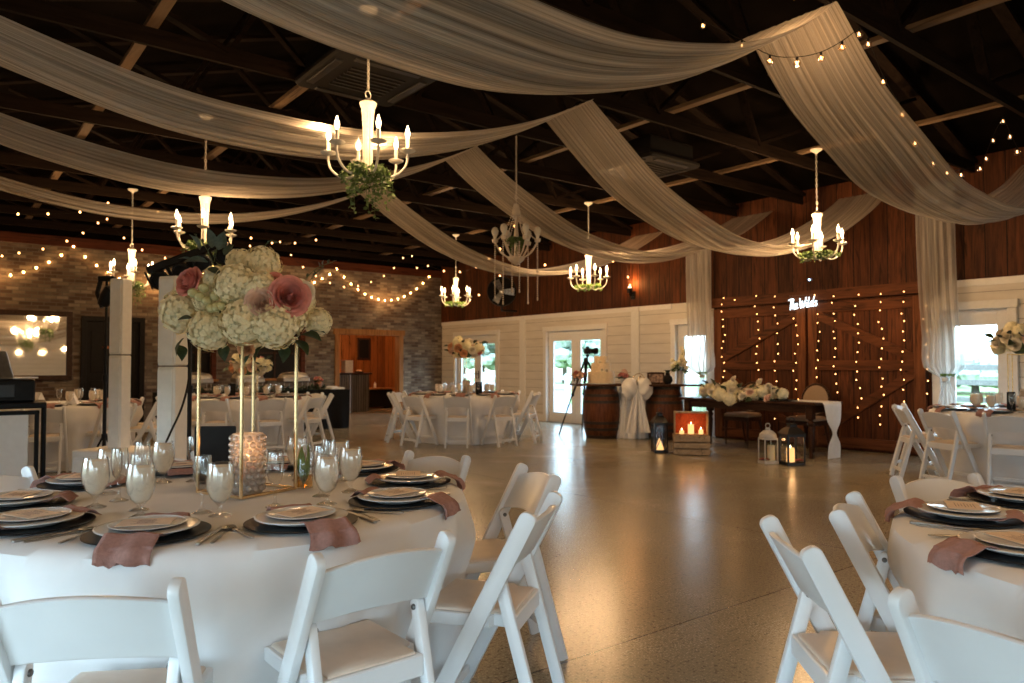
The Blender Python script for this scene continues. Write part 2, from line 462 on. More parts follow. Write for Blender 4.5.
def mk_brick():
    m, nt, out = newmat('reclaimed brick'); n = N(nt); co = n.coord(); x, y, z = n.sep(co)
    v = n.comb(n.math('ADD', x, n.math('MULTIPLY', y, .97)), z, 0)
    b = n.node('ShaderNodeTexBrick'); n.set(b.inputs['Vector'], v)
    b.inputs['Scale'].default_value = 1.0; b.inputs['Brick Width'].default_value = .205; b.inputs['Row Height'].default_value = .069
    b.inputs['Mortar Size'].default_value = .008; b.inputs['Mortar Smooth'].default_value = .2
    b.inputs['Color1'].default_value = (0, 0, 0, 1); b.inputs['Color2'].default_value = (1, 1, 1, 1); b.inputs['Mortar'].default_value = (.5, .5, .5, 1)
    bw = n.node('ShaderNodeRGBToBW'); n.set(bw.inputs[0], b.outputs[0])
    c = n.ramp(bw.outputs[0], [(0, (.06, .034, .023)), (.3, (.095, .056, .038)), (.55, (.15, .105, .072)), (.8, (.235, .182, .128)), (1, (.33, .27, .20))])
    c = n.mix(n.math('MULTIPLY', n.noise(co, 14, 5, .7), .55), c, (.12, .08, .055))
    c = n.mix(n.ramp(n.noise(n.mapping(co, (1, 1, 1.4)), 2.2, 3), [(.5, (0, 0, 0)), (.75, (.55, .55, .55))]), c, (.34, .30, .235))
    c = n.mix(b.outputs[1], c, (.14, .118, .09))
    h = n.math('ADD', n.math('MULTIPLY', b.outputs[1], -1.0), n.math('MULTIPLY', n.noise(co, 40, 4), .6))
    n.pbr(out, c, .85, 0, n.bump(h, .6, .012)); return m
M['brick'] = mk_brick()
def mk_ship():
    m, nt, out = newmat('white shiplap'); n = N(nt); co = n.coord(); x, y, z = n.sep(co)
    f = n.math('FRACT', n.math('DIVIDE', z, .185)); e = n.math('LESS_THAN', f, .045)
    c = n.ramp(n.noise(n.mapping(co, (1, 1, 6)), 2.2, 4), [(.3, (.60, .56, .50)), (.7, (.68, .645, .58))])
    c = n.mix(n.math('MULTIPLY', e, .75), c, (.17, .145, .12))
    n.pbr(out, c, .5, 0, n.bump(n.math('MULTIPLY', e, -1.0), .5, .01)); return m
M['ship'] = mk_ship()
def mk_sheer(name, col, lo, hi, streak=150):
    m, nt, out = newmat(name); n = N(nt); uv = n.coord('UV'); u, v, w = n.sep(uv)
    s1 = n.noise(n.comb(n.math('MULTIPLY', u, 2.5), n.math('MULTIPLY', v, streak), 0), 1.0, 3, .65)
    s2 = n.noise(n.comb(n.math('MULTIPLY', u, 1.2), n.math('MULTIPLY', v, streak * .22), 4), 1.0, 3, .6)
    s = n.math('ADD', n.math('MULTIPLY', s1, .5), n.math('MULTIPLY', s2, .5))
    d = n.node('ShaderNodeBsdfDiffuse'); t = n.node('ShaderNodeBsdfTranslucent'); tr = n.node('ShaderNodeBsdfTransparent')
    cc = n.ramp(s, [(.36, tuple(x * .55 for x in col)), (.62, col)])
    n.set(d.inputs[0], cc); n.set(t.inputs[0], cc)
    mx = n.node('ShaderNodeMixShader'); mx.inputs[0].default_value = .42
    nt.links.new(d.outputs[0], mx.inputs[1]); nt.links.new(t.outputs[0], mx.inputs[2])
    a = n.node('ShaderNodeMapRange'); n.set(a.inputs[0], s); a.inputs[1].default_value = .35; a.inputs[2].default_value = .65
    a.inputs[3].default_value = lo; a.inputs[4].default_value = hi
    m2 = n.node('ShaderNodeMixShader'); n.set(m2.inputs[0], a.outputs[0])
    nt.links.new(tr.outputs[0], m2.inputs[1]); nt.links.new(mx.outputs[0], m2.inputs[2]); nt.links.new(m2.outputs[0], out.inputs[0])
    return m
M['drape'] = mk_sheer('ivory ceiling sheer', (.86, .76, .64), .45, .94)
M['curtain'] = mk_sheer('ivory window sheer', (.86, .82, .76), .50, .85, 40)
M['tulle'] = mk_sheer('white tulle', (.84, .84, .84), .55, .9, 70)
M['globalwater'] = None
def mk_icewater():
    m, nt, out = newmat('iced water'); n = N(nt); co = n.coord()
    t = n.node('ShaderNodeBsdfTransparent'); t.inputs[0].default_value = (.95, .93, .88, 1)
    d = n.node('ShaderNodeBsdfTranslucent'); d.inputs[0].default_value = (1, .94, .82, 1)
    df = n.node('ShaderNodeBsdfDiffuse'); df.inputs[0].default_value = (.98, .90, .78, 1)
    mm = n.node('ShaderNodeMixShader'); mm.inputs[0].default_value = .45
    nt.links.new(d.outputs[0], mm.inputs[1]); nt.links.new(df.outputs[0], mm.inputs[2])
    f = n.ramp(n.noise(co, 45, 3, .6), [(.35, (.90, .90, .90)), (.65, (1, 1, 1))])
    mx = n.node('ShaderNodeMixShader'); n.set(mx.inputs[0], f)
    nt.links.new(t.outputs[0], mx.inputs[1]); nt.links.new(mm.outputs[0], mx.inputs[2]); nt.links.new(mx.outputs[0], out.inputs[0])
    return m
M['water'] = mk_icewater()
m, nt, out = newmat('mirror glass'); N(nt).pbr(out, (.85, .85, .84), .03, 1.0); M['mirror'] = m
# ================================================================ THE SETTING
def boxes(name, mat, lst, parent=None, bev=0.0, smooth=None):
    b = MB()
    for (x0, x1, y0, y1, z0, z1) in lst:
        b.box(((x0 + x1) / 2, (y0 + y1) / 2, (z0 + z1) / 2), (abs(x1 - x0), abs(y1 - y0), abs(z1 - z0)), bev)
    o = b.build(name, mat, parent, smooth)
    if parent is None: struct(o)
    return o
boxes('floor', M['floor'], [(WXL - .2, 11.0, WYB - .2, 21.2, -.2, 0)])
DA, DB, DC, DD = (14.42, 16.18), (10.77, 12.53), (8.12, 8.88), (3.52, 4.32)     # door openings in the right wall (Y)
DE = (-1.4, .36)
OPEN = sorted([DE, DD, DC, DB, DA]); DH = 2.0
segs = []; y = WYB
for (a, b) in OPEN:
    segs.append((WX, WX + .2, y, a, 0, 2.4)); segs.append((WX, WX + .2, a, b, DH, 2.4)); y = b
segs.append((WX, WX + .2, y, WY, 0, 2.4))
boxes('wall_right', M['ship'], segs)
boxes('wall_right', M['barn'], [(WX - .03, WX + .2, WYB, WY, 2.4, HW + .3)])
boxes('trim_1', M['whitepaint'], [(WX - .02, WX, WYB, 4.42, 2.31, 2.40), (WX - .02, WX, 8.98, WY, 2.31, 2.40), (WX - .035, WX - .0, 9.78, 9.98, 0, 2.4), (WX - .035, WX, 13.3, 13.5, 0, 2.4)])
boxes('baseboard_right', M['whitepaint'], [(WX - .02, WX, WYB, DE[0] - .11, 0, .14), (WX - .02, WX, DE[1] + .11, DD[0] - .11, 0, .14), (WX - .02, WX, 8.99, DB[0] - .11, 0, .14), (WX - .02, WX, DB[1] + .11, DA[0] - .11, 0, .14), (WX - .02, WX, DA[1] + .11, WY, 0, .14)])
# the wooden wall between the two sheer curtains, and the double barn door on it
boxes('wall_right', M['barn'], [(WX - .025, WX, 4.43, 8.02, 0, 2.4)])
boxes('trim_2', M['barn_beam'], [(WX - .12, WX - .025, 4.3, 8.15, 2.26, 2.42)])
def barn_door(n, y0, y1, hinge_hi):
    r = struct(thing('door_%d' % n, 'x', 'door', (WX - .08, 0, 0))); del r['label'], r['category']
    b = MB(); b.box((.018, (y0 + y1) / 2, 1.13), (.036, y1 - y0 - .01, 2.22)); b.build('board_panel', M['barn'], r, None)
    f = MB(); w = .15; X = -.014
    for yy in (y0 + w / 2 + .01, y1 - w / 2 - .01): f.box((X, yy, 1.13), (.028, w, 2.2), .004)
    f.build('stile', M['barn_post'], r, None)
    f = MB()
    for zz in (.12, 1.26, 2.14): f.box((X, (y0 + y1) / 2, zz), (.028, y1 - y0 - 2 * w - .02, w), .004)
    f.build('rail', M['barn_beam'], r, None)
    ya, yb = (y1 - w, y0 + w) if hinge_hi else (y0 + w, y1 - w)
    f = MB()
    f.beam((X, ya, 1.36), (X, yb, 2.04), .026, .13, (0, 0, 1)); f.beam((X, ya, 1.16), (X, yb, .22), .026, .13, (0, 0, 1))
    f.build('brace', M['barn_beam'], r, None)
barn_door(9, 6.24, 7.98, True); barn_door(10, 4.48, 6.22, False)

def french(n, y0, y1, leaves, handle=True):
    r = struct(thing('door_%d' % n, 'x', 'door', (WX, 0, 0))); del r['label'], r['category']
    c = MB(); t = .11
    for yy in (y0 - t / 2, y1 + t / 2): c.box((-.012, yy, DH / 2 + .0), (.07, t, DH), .006)
    c.box((-.014, (y0 + y1) / 2, DH + t / 2), (.075, y1 - y0 + 2 * t + .03, t), .006)
    c.build('door_casing', M['whitepaint'], r, None)
    s = MB(); s.box((.08, (y0 + y1) / 2, .008), (.24, y1 - y0, .016)); s.build('threshold', M['alu'], r, None)
    w = (y1 - y0) / leaves
    for i in range(leaves):
        a = y0 + i * w; b = a + w; st = .145; l = MB(); X = .07
        l.box((X, a + st / 2, 1.005), (.045, st - .001, 1.99), .002); l.box((X, b - st / 2, 1.005), (.045, st - .001, 1.99), .002)
        l.box((X, (a + b) / 2, .115), (.045, w - 2 * st, .21), .004); l.box((X, (a + b) / 2, 1.895), (.045, w - 2 * st, .21), .002)
        lf = l.build('door_leaf', M['whitepaint'], r, None)
        p = MB(); p.box((X, (a + b) / 2, 1.005), (.008, w - 2 * st + .01, 1.59)); p.build('pane', M['pane'], lf, None)
        if handle:
            h = MB(); yy = b - .05 if i == 0 else a + .05
            h.box((X - .03, yy, 1.0), (.012, .035, .2), .004); h.tube([(X - .03, yy, 1.03), (X - .075, yy, 1.03), (X - .08, yy + (.1 if i else -.1), 1.03)], .009, 8)
            h.build('handle', M['bronze'], lf)
french(1, *DA, 2); french(2, *DB, 2); french(3, *DC, 1, False); french(4, *DD, 1, False); french(5, *DE, 2)

# brick wall: openings for the dark double door, two dark windows and the doorway to the bar room
OPN = [(2.36, 3.36, 0, 2.14), (4.2, 4.8, .95, 2.12), (5.66, 6.84, .95, 2.12), (7.80, 9.5, 0, 2.03)]
segs = []; x = WXL
for (a, b, z0, z1) in OPN:
    segs.append((x, a, WY, WY + .2, 0, 3.6)); segs.append((a, b, WY, WY + .2, z1, 3.6))
    if z0 > 0: segs.append((a, b, WY, WY + .2, 0, z0))
    x = b
segs.append((x, WX + .2, WY, WY + .2, 0, 3.6))
boxes('wall_back', M['brick'], segs)
boxes('trim_3', M['trimwood'], [(WXL, WX, WY - .05, WY + .2, 3.6, 3.79)])
g = MB(); g.slab([(WXL - .2, 3.79), (WX + .2, 3.79), (WX + .2, 3.95), (4.8, 5.85), (WXL - .2, 3.95)], [(0, 0), (0, .15)], Matrix.Translation((0, WY + .2, 0)) @ Matrix.Rotation(pi / 2, 4, 'X'))
struct(g.build('wall_back', M['roof'], None, None))
# dark double door with an orange plate
r = struct(thing('door_6', 'x', 'd', (0, WY, 0))); del r['label'], r['category']
c = MB()
for xx in (2.33, 3.39): c.box((xx, -.02, 1.08), (.1, .1, 2.16), .006)
c.box((2.86, -.02, 2.19), (1.16, .1, .1), .006); c.build('door_casing', M['blackdoor'], r, None)
for i, (a, b) in enumerate(((2.36, 2.858), (2.862, 3.36))):
    l = MB(); l.box(((a + b) / 2, .05, 1.072), (b - a, .05, 2.136), .004)
    for (z0, z1) in ((.2, .95), (1.1, 1.95)): l.box(((a + b) / 2, .022, (z0 + z1) / 2), (b - a - .2, .02, z1 - z0), .009)
    lf = l.build('door_leaf', M['blackdoor'], r, None)
    h = MB(); xx = 2.81 if i == 0 else 2.91; h.tube([(xx, .02, 1.0), (xx, -.03, 1.0), (xx, -.03, 1.12), (xx, .02, 1.12)], .01, 8); h.build('handle', M['silver'], lf)
# windows, dark outside, wooden casing and sill
for n, (a, b) in ((1, (4.2, 4.8)), (2, (5.66, 6.84))):
    r = struct(thing('window_%d' % n, 'x', 'd', (0, WY, 0))); del r['label'], r['category']
    c = MB(); z0, z1 = .95, 2.12
    for xx in (a - .04, b + .04): c.box((xx, -.015, (z0 + z1) / 2), (.1, .07, z1 - z0 + .18), .005)
    c.box(((a + b) / 2, -.015, z1 + .045), (b - a + .02, .07, .09), .005)
    c.build('window_frame', M['trimwood'], r, None)
    s = MB(); s.box(((a + b) / 2, -.05, z0 - .03), (b - a + .24, .16, .05), .006); s.build('window_sill', M['doorwood'], r, None)
    p = MB(); p.box(((a + b) / 2, .12, (z0 + z1) / 2), (b - a, .01, z1 - z0)); p.build('pane', M['blackdoor'], r, None)
    q = MB(); q.box(((a + b) / 2, .10, (z0 + z1) / 2), (b - a, .03, .03)); q.box(((a + b) / 2, .10, (z0 + z1) / 2), (.03, .03, z1 - z0)); q.build('sash', M['darkwood'], r, None)
# doorway casing and the bar room behind it
boxes('trim_4', M['doorwood'], [(7.70, 7.82, WY - .03, WY + .22, 0, 2.01), (9.48, 9.60, WY - .03, WY + .22, 0, 2.01), (7.66, 9.64, WY - .04, WY + .23, 2.01, 2.15)], None, .004)
boxes('wall_left', M['orangewood_side'], [(6.3, 6.4, WY + .2, 20.7, 0, 2.7)])
boxes('wall_right', M['orangewood_side'], [(10.95, 11.05, WY + .2, 20.7, 0, 2.7)])
boxes('wall_back', M['orangewood'], [(6.3, 11.05, 20.6, 20.7, 0, 2.7)])
boxes('ceiling', M['orangewood'], [(6.3, 11.05, WY + .2, 20.7, 2.65, 2.75)])
boxes('baseboard_back', M['trimwood'], [(6.4, 10.95, 20.58, 20.6, 0, .12)])
# left wall and the wall behind the photographer: low windows, added out of view to supply daylight
LW = [(-2.4, -.5), (.2, 2.2), (3.0, 4.6)]; z0, z1 = .15, 1.30
segs = []; y = WYB
for (a, b) in LW:
    segs += [(WXL - .2, WXL, y, a, 0, HW + .3), (WXL - .2, WXL, a, b, z1, HW + .3), (WXL - .2, WXL, a, b, 0, z0)]; y = b
segs.append((WXL - .2, WXL, y, WY + .2, 0, HW + .3))
boxes('wall_left', M['ship'], segs)
FWN = [(-.9, 1.0), (5.2, 7.0)]
segs = []; x = WXL - .2
for (a, b) in FWN:
    segs += [(x, a, WYB - .2, WYB, 0, HW + .3), (a, b, WYB - .2, WYB, z1, HW + .3), (a, b, WYB - .2, WYB, 0, z0)]; x = b
segs.append((x, WX + .2, WYB - .2, WYB, 0, HW + .3))
boxes('wall_front', M['ship'], segs)
n = 3
for (a, b) in LW:
    r = struct(thing('window_%d' % n, 'x', 'd', (WXL, 0, 0))); del r['label'], r['category']; n += 1
    f = MB()
    for yy in (a, (a + b) / 2, b): f.box((-.1, yy, (z0 + z1) / 2), (.1, .07, z1 - z0))
    for zz in (z0, z1): f.box((-.1, (a + b) / 2, zz), (.1, b - a, .07))
    f.build('window_frame', M['whitepaint'], r, None)
for (a, b) in FWN:
    r = struct(thing('window_%d' % n, 'x', 'd', (0, WYB, 0))); del r['label'], r['category']; n += 1
    f = MB()
    for xx in (a, (a + b) / 2, b): f.box((xx, -.1, (z0 + z1) / 2), (.07, .1, z1 - z0))
    for zz in (z0, z1): f.box(((a + b) / 2, -.1, zz), (b - a, .1, .07))
    f.build('window_frame', M['whitepaint'], r, None)
g = MB(); g.slab([(WXL - .2, HW + .3), (WX + .2, HW + .3), (4.8, 5.85)], [(0, 0), (0, .15)], Matrix.Translation((0, WYB, 0)) @ Matrix.Rotation(pi / 2, 4, 'X'))
struct(g.build('wall_front', M['roof'], None, None))
# roof deck
g = MB()
for s in (-1, 1):
    xe = 4.8 + s * 6.3
    g.add([(4.8, WYB - .2, 5.85), (4.8, WY + .3, 5.85), (xe, WY + .3, 3.92), (xe, WYB - .2, 3.92), (4.8, WYB - .2, 6.0), (4.8, WY + .3, 6.0), (xe, WY + .3, 4.07), (xe, WYB - .2, 4.07)],
          [(0, 1, 2, 3), (7, 6, 5, 4), (0, 4, 5, 1), (2, 6, 7, 3), (1, 5, 6, 2), (0, 3, 7, 4)])
struct(g.build('ceiling', M['roof'], None, None))
# trusses every 1.22 m
def truss_mesh():
    b = MB(); z = HW + .07
    b.box((4.8, 0, z), (11.9, .04, .14))
    for s in (-1, 1):
        b.beam((4.8, 0, 5.73), (4.8 + s * 5.95, 0, 3.94), .04, .12, (0, 1, 0))
        pts = [(4.8 + s * 4.2, 4.39), (4.8 + s * 2.9, 3.9), (4.8 + s * 2.3, 4.97), (4.8 + s * 1.1, 3.9), (4.8, 5.6)]
        for p, q in zip(pts[:-1], pts[1:]): b.beam((p[0], 0, p[1]), (q[0], 0, q[1]), .036, .09, (0, 1, 0))
    return b.mesh('truss', M['truss'], None)
tm = truss_mesh(); k = 0; y = 2.65 - 1.22 * 4
while y < WY - .3:
    o = inst('ceiling_truss', tm, None, None, (0, y, 0)); struct(o); y += 1.22
for i, X in enumerate((1.3, 2.75, 6.1, 8.6)):
    b = MB(); b.box((X, (WYB + WY) / 2, HW + .16), (.09, WY - WYB - .1, .04)); struct(b.build('ceiling_brace', M['lateral'], None, None))
# ceiling air conditioners (cassettes)
def cassette(loc, rz, label):
    t = thing('ceiling_air_conditioner', label, 'air conditioner', loc, rz, 'ceiling air conditioners')
    b = MB(); b.slab(rrect(.95, .95, .07), [(0.02, 0), (0, .02), (0, .05), (.04, .06)]); b.build('face_panel', M['grey'] if False else M['ibeam'], t)
    b = MB(); b.box((0, 0, .17), (.8, .8, .22), .01); b.build('housing', M['blackmetal'], t, None)
    b = MB()
    for k in range(7): b.box((0, -.21 + k * .07, -.006), (.5, .02, .012))
    b.build('grille', M['blackmetal'], t, None)
    for (x, y, sx, sy) in ((.39, 0, .07, .6), (-.39, 0, .07, .6), (0, .39, .6, .07), (0, -.39, .6, .07)):
        b = MB(); b.box((x, y, -.003), (sx, sy, .02), .006); b.build('louvre', M['blackmetal'], t, None)
cassette((2.9, 5.75, 3.72), 0, 'dark ceiling air conditioner above the nearest chandelier')
cassette((7.0, 6.2, 3.72), 0, 'dark ceiling air conditioner between two swags over the dance floor')

# ---------------------------------------------------------------- outside
b = MB(); b.grid(lambda u, v: V((11.0 + 70 * u, -35 + 95 * v, -.12 + .25 * sin(9 * u + 2) * u)), 24, 24); struct(b.build('lawn', M['lawn'], None))
b = MB(); b.box((14.0, 8, -.14), (6, 40, .1)); struct(b.build('terrace_ground', M['floor'] if False else M['grey'], None, None))
def rail_fence(X, y0, y1, mat, rails, hp, label, step=2.4):
    t = thing('rail_fence', label, 'fence', (X, 0, 0))
    y = y0
    while y <= y1:
        b = MB(); b.box((0, y, hp / 2 - .05), (.13, .13, hp + .1), .01); b.build('post', mat, t, None); y += step
    for z in rails:
        b = MB(); b.box((-.05, (y0 + y1) / 2, z), (.04, y1 - y0, .13), .005); b.build('rail', mat, t, None)
rail_fence(19, -6, 10, M['railwood'], (.45, .85, 1.2), 1.35, 'grey timber rail fence outside the right window')
rail_fence(17, 11.5, 28, M['railwhite'], (.2, .5, .8), .95, 'white rail fence outside the french doors')
def tree(loc, h, r, label, seed):
    R = random.Random(seed); t = thing('tree', label, 'tree', loc)
    b = MB(); b.tube([(0, 0, -.1), (.05, 0, h * .3), (0, .06, h * .6)], [.2, .15, .08], 8); b.build('trunk', M['bark'], t)
    b = MB()
    for i in range(150):
        a = R.random() * 2 * pi; e = R.uniform(-.6, 1); rr = r * R.uniform(.45, 1.0) * sqrt(max(.05, 1 - e * e * .8))
        c = V((cos(a) * rr, sin(a) * rr, h * .52 + e * h * .42)); s = r * R.uniform(.12, .24)
        b.ball(c, s, 6, 4, (1, 1, .7))
    b.build('crown', M['treeleaf_hazed'], t, None)
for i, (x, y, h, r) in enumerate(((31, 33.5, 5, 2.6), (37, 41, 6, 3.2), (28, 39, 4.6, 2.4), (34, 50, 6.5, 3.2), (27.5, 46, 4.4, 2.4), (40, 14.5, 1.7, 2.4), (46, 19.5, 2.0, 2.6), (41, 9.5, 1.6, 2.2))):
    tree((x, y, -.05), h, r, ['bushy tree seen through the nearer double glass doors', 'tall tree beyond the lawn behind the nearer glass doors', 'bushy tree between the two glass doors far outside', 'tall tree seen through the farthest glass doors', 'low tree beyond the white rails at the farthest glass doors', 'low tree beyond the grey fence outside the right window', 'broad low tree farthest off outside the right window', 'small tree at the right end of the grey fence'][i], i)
# ================================================================ CHAIRS AND TABLES
def make_chair():
    t = thing('folding_chair', 'white folding chair', 'chair', (0, 0, 0), 0, 'white folding chairs')
    RX = Matrix.Rotation(pi / 2, 4, 'X')            # 2D (x,z) outline, extruded along y
    def side(outline, y, th, name, mat=M['white'], bev=.004):
        b = MB(); b.slab(outline, [(bev * 1.0, -th / 2), (bev * .3, -th / 2 + bev * .3), (0, -th / 2 + bev), (0, th / 2 - bev), (bev * .3, th / 2 - bev * .3), (bev, th / 2)], Matrix.Translation((0, y, 0)) @ RX)
        return b
    PX = lambda z: -.215 + (.79 - z) * (.405 / .79)
    for s in (-1, 1):
        b = side(bar2((PX(0), 0.0), (PX(.80), .80), .058, .004, .024), s * .197, .027, 'leg')
        o = b.build('front_leg', M['white'], t, 32)
        o2 = side(bar2((-.262, 0.0), (-.098, .60), .042, .004, .02), s * .166, .026, 'leg').build('rear_leg', M['white'], t, 32)
        k = MB(); k.lathe([(0, -.003), (.009, -.003), (.009, .003), (.006, .006), (0, .006)], 10, Matrix.Translation((-.106, s * .166 - s * .014, .574)) @ Matrix.Rotation(s * pi / 2, 4, 'X'))
        k.build('bolt', M['bolt'], o2)
    # seat frame and pad
    out = [(.185, -.176), (.185, .176), (-.070, .176), (-.080, .148), (-.158, .148), (-.158, -.148), (-.080, -.148), (-.070, -.176)]
    b = MB(); b.slab(out, [(.004, .410), (0, .414), (0, .450), (.004, .454)]); b.build('seat_frame', M['white'], t, 30)
    pad = []
    for p in [(.172, -.160), (.172, .160), (-.072, .160), (-.088, .134), (-.146, .134), (-.146, -.134), (-.088, -.134), (-.072, -.160)]: pad.append(p)
    b = MB(); b.slab(pad, [(0, .452), (0, .458), (.003, .463), (.010, .467), (.035, .470), (.08, .472)]); b.build('seat_pad', M['pad'], t, 60)
    # curved back slat
    b = MB(); loops = []
    for i in range(17):
        u = -1 + 2 * i / 16; y = u * .186; zt = .752 + .030 * (1 - u * u); zb = .598 + .022 * (1 - u * u)
        bow = -.030 * (1 - u * u)
        def px(z): return PX(z) + bow
        th = .010; e = .004
        loops.append([V((px(zb) - th, y, zb + e)), V((px(zb) - th + e, y, zb)), V((px(zb) + th - e, y, zb)), V((px(zb) + th, y, zb + e)),
                      V((px(zt) + th, y, zt - e)), V((px(zt) + th - e, y, zt)), V((px(zt) - th + e, y, zt)), V((px(zt) - th, y, zt - e))])
    b.loft(loops); b.build('backrest', M['white'], t, 50)
    b = MB(); b.box((-.150, 0, .424), (.022, .306, .062), .004); b.build('rear_apron', M['white'], t, None)
    b = MB(); b.beam((-.236, -.152, .10), (-.236, .152, .10), .018, .036, (0, 0, 1), .004); b.build('rear_stretcher', M['white'], t, None)
    b = MB(); b.beam((PX(.12), -.184, .12), (PX(.12), .184, .12), .018, .036, (0, 0, 1), .004); b.build('front_stretcher', M['white'], t, None)
    return t
CH0 = make_chair(); CH_FIRST = [True]
def chair_at(p, facing, label, group=None):
    """p: floor point below the middle of the top of the backrest; facing: direction the sitter looks (world XY)"""
    f = V((facing.x, facing.y, 0)).normalized(); loc = V((p.x, p.y, 0)) + f * .215
    rz = atan2(f.y, f.x)
    if CH_FIRST[0]:
        CH_FIRST[0] = False; CH0.location = loc; CH0.rotation_euler = (0, 0, rz); CH0['label'] = label
        if group: CH0['group'] = group
        return CH0
    return dup(CH0, loc, rz, label, group)

TOPZ = .77
def tablecloth(name, c, R, label, tucks=(), seed=0, nth=220, amp=.08, group='white tablecloths on the round tables'):
    Rg = random.Random(seed); ph = [Rg.random() * 6.28 for _ in range(5)]
    fr = (9, 14, 21, 31)
    b = MB()
    def fn(u, v):
        th = 2 * pi * u
        if v < .34: rr = R * v / .34; return V((rr * cos(th), rr * sin(th), TOPZ))
        t = (v - .34) / .66; drop = t ** .9
        am = amp * min(1, t * 3.0)
        fold = .45 * sin(fr[0] * th + ph[0]) + .40 * sin(fr[1] * th + ph[1]) + .28 * sin(fr[2] * th + ph[2]) + .14 * sin(fr[3] * th + ph[3])
        rr = R + .010 * min(1, t * 14) + .02 * t + am * fold
        z = TOPZ - .008 * min(1, t * 10) ** 2 - drop * (TOPZ - .012)
        for a, rf in tucks:
            d = (th - a + pi) % (2 * pi) - pi
            k_ = max(0, min(1, (.64 - z) / .24)); w = exp(-(d / .31) ** 6) * k_ * k_ * (3 - 2 * k_)
            rr = rr * (1 - w) + min(rr, max(R - .10, rf - .05)) * w
        return V((rr * cos(th), rr * sin(th), max(z, .004)))
    b.grid(fn, nth, 40, None, 0, False, True)
    o = b.build(name, M['cloth'], None, 60, (c.x, c.y, 0)); tag(o, label, 'tablecloth', group); return o

DIRS = ['right', 'back right', 'back centre right', 'back centre left', 'back left', 'left', 'front left', 'front centre left', 'front centre right', 'front right']
def seatname(a): return DIRS[int(round((a % 360) / 36.0)) % 10]
def camdir(a): return RT * cos(radians(a)) + FW * sin(radians(a))      # angle measured in the camera's ground frame
def wang(a): d = camdir(a); return atan2(d.y, d.x) % (2 * pi)

# ---- the near left table: chairs from their places in the photograph
T1 = W(-1.11, 2.93); R1 = .915
T1A = [272 + 36 * k for k in range(10)]
T1R = [1.32, 1.22, 1.27, 1.31, 1.27, 1.26, 1.28, 1.26, 1.26, 1.30]
T1DA = [5.5, 1.5, 0, 0, 0, 2, 0, 0, 0, 0]
LBL1 = ['white folding chair cut off at the bottom left corner, its back to the viewer', 'white folding chair in the bottom centre with its seat pad in full view',
        'white folding chair seen from the side at the right of the near left table', 'white folding chair tucked behind the side-on chair on the open floor',
        'white folding chair at the far right of the near left table, only its back showing', 'white folding chair behind the glass jar with a green leaf',
        'white folding chair behind the black table sign, only its top showing', 'white folding chair behind the dark plates at the far left edge', 
        'white folding chair hidden at the left end of the near table', 'white folding chair at the left front of the near table']
for k, a in enumerate(T1A):
    if k in (8, 9): continue
    p = T1 + camdir(a + T1DA[k]) * T1R[k]
    chair_at(p, -camdir(a + T1DA[k]), LBL1[k], 'chairs around the near left table')
tablecloth('tablecloth', T1, R1, 'white floor-length cloth on the near left table', [(wang(a + da), r - .405) for a, da, r in zip(T1A, T1DA, T1R)], 3, 260, .085)
# ---- the near right table
T2 = W(2.08, 2.05); T2T = []
for k, (lt, fw, lab) in enumerate(((1.83, 3.21, 'white folding chair at the far side of the near right table'),
                                   (1.17, 2.61, 'white folding chair second along the left side of the near right table'),
                                   (.79, 2.14, 'white folding chair seen edge-on standing out at the left of the near right table'),
                                   (.915, 1.405, 'white folding chair cut off at the bottom right corner'))):
    p = W(lt, fw); dd = p - T2; T2T.append((atan2(dd.y, dd.x), dd.length - .405)); chair_at(p, T2 - p, lab, 'chairs around the near right table')
tablecloth('tablecloth', T2, R1, 'white floor-length cloth on the near right table', T2T, 5, 240, .035)
# ---- far tables
WSEAT = {108: None, 138: 'far left back', 168: 'left end', 198: 'left front', 229: 'front', 262: 'front right corner', 295: None}
FARS = {
    'centre': (W(-.80, 12.55), 252 + 16, 'far centre table'), 'mid': (W(-4.12, 11.55), 268, 'table behind the gold stand'),
    'dj': (W(-5.8, 9.5), 258, 'table beside the DJ booth'), 'window': (W(5.62, 8.1), 249, 'table by the right window')}
for i, (key, (c, off, nm)) in enumerate(FARS.items()):
    angs = [off + 36 * k for k in range(10)] if key != 'window' else [108, 138, 168, 198, 229, 262, 295]
    tablecloth('tablecloth', c, R1, 'white floor-length cloth on the ' + nm, [(wang(a), .865) for a in angs], 11 + i, 150)
    for a in angs:
        if key == 'dj' and seatname(a) not in ('front centre right', 'front right', 'right', 'back right', 'back centre right'): continue
        p = c + camdir(a) * 1.27
        sn = seatname(a) if key != 'window' else WSEAT[a]
        if sn is None: continue
        chair_at(p, c - p, 'white folding chair at the %s of the %s' % (sn, nm), 'chairs around the ' + nm)
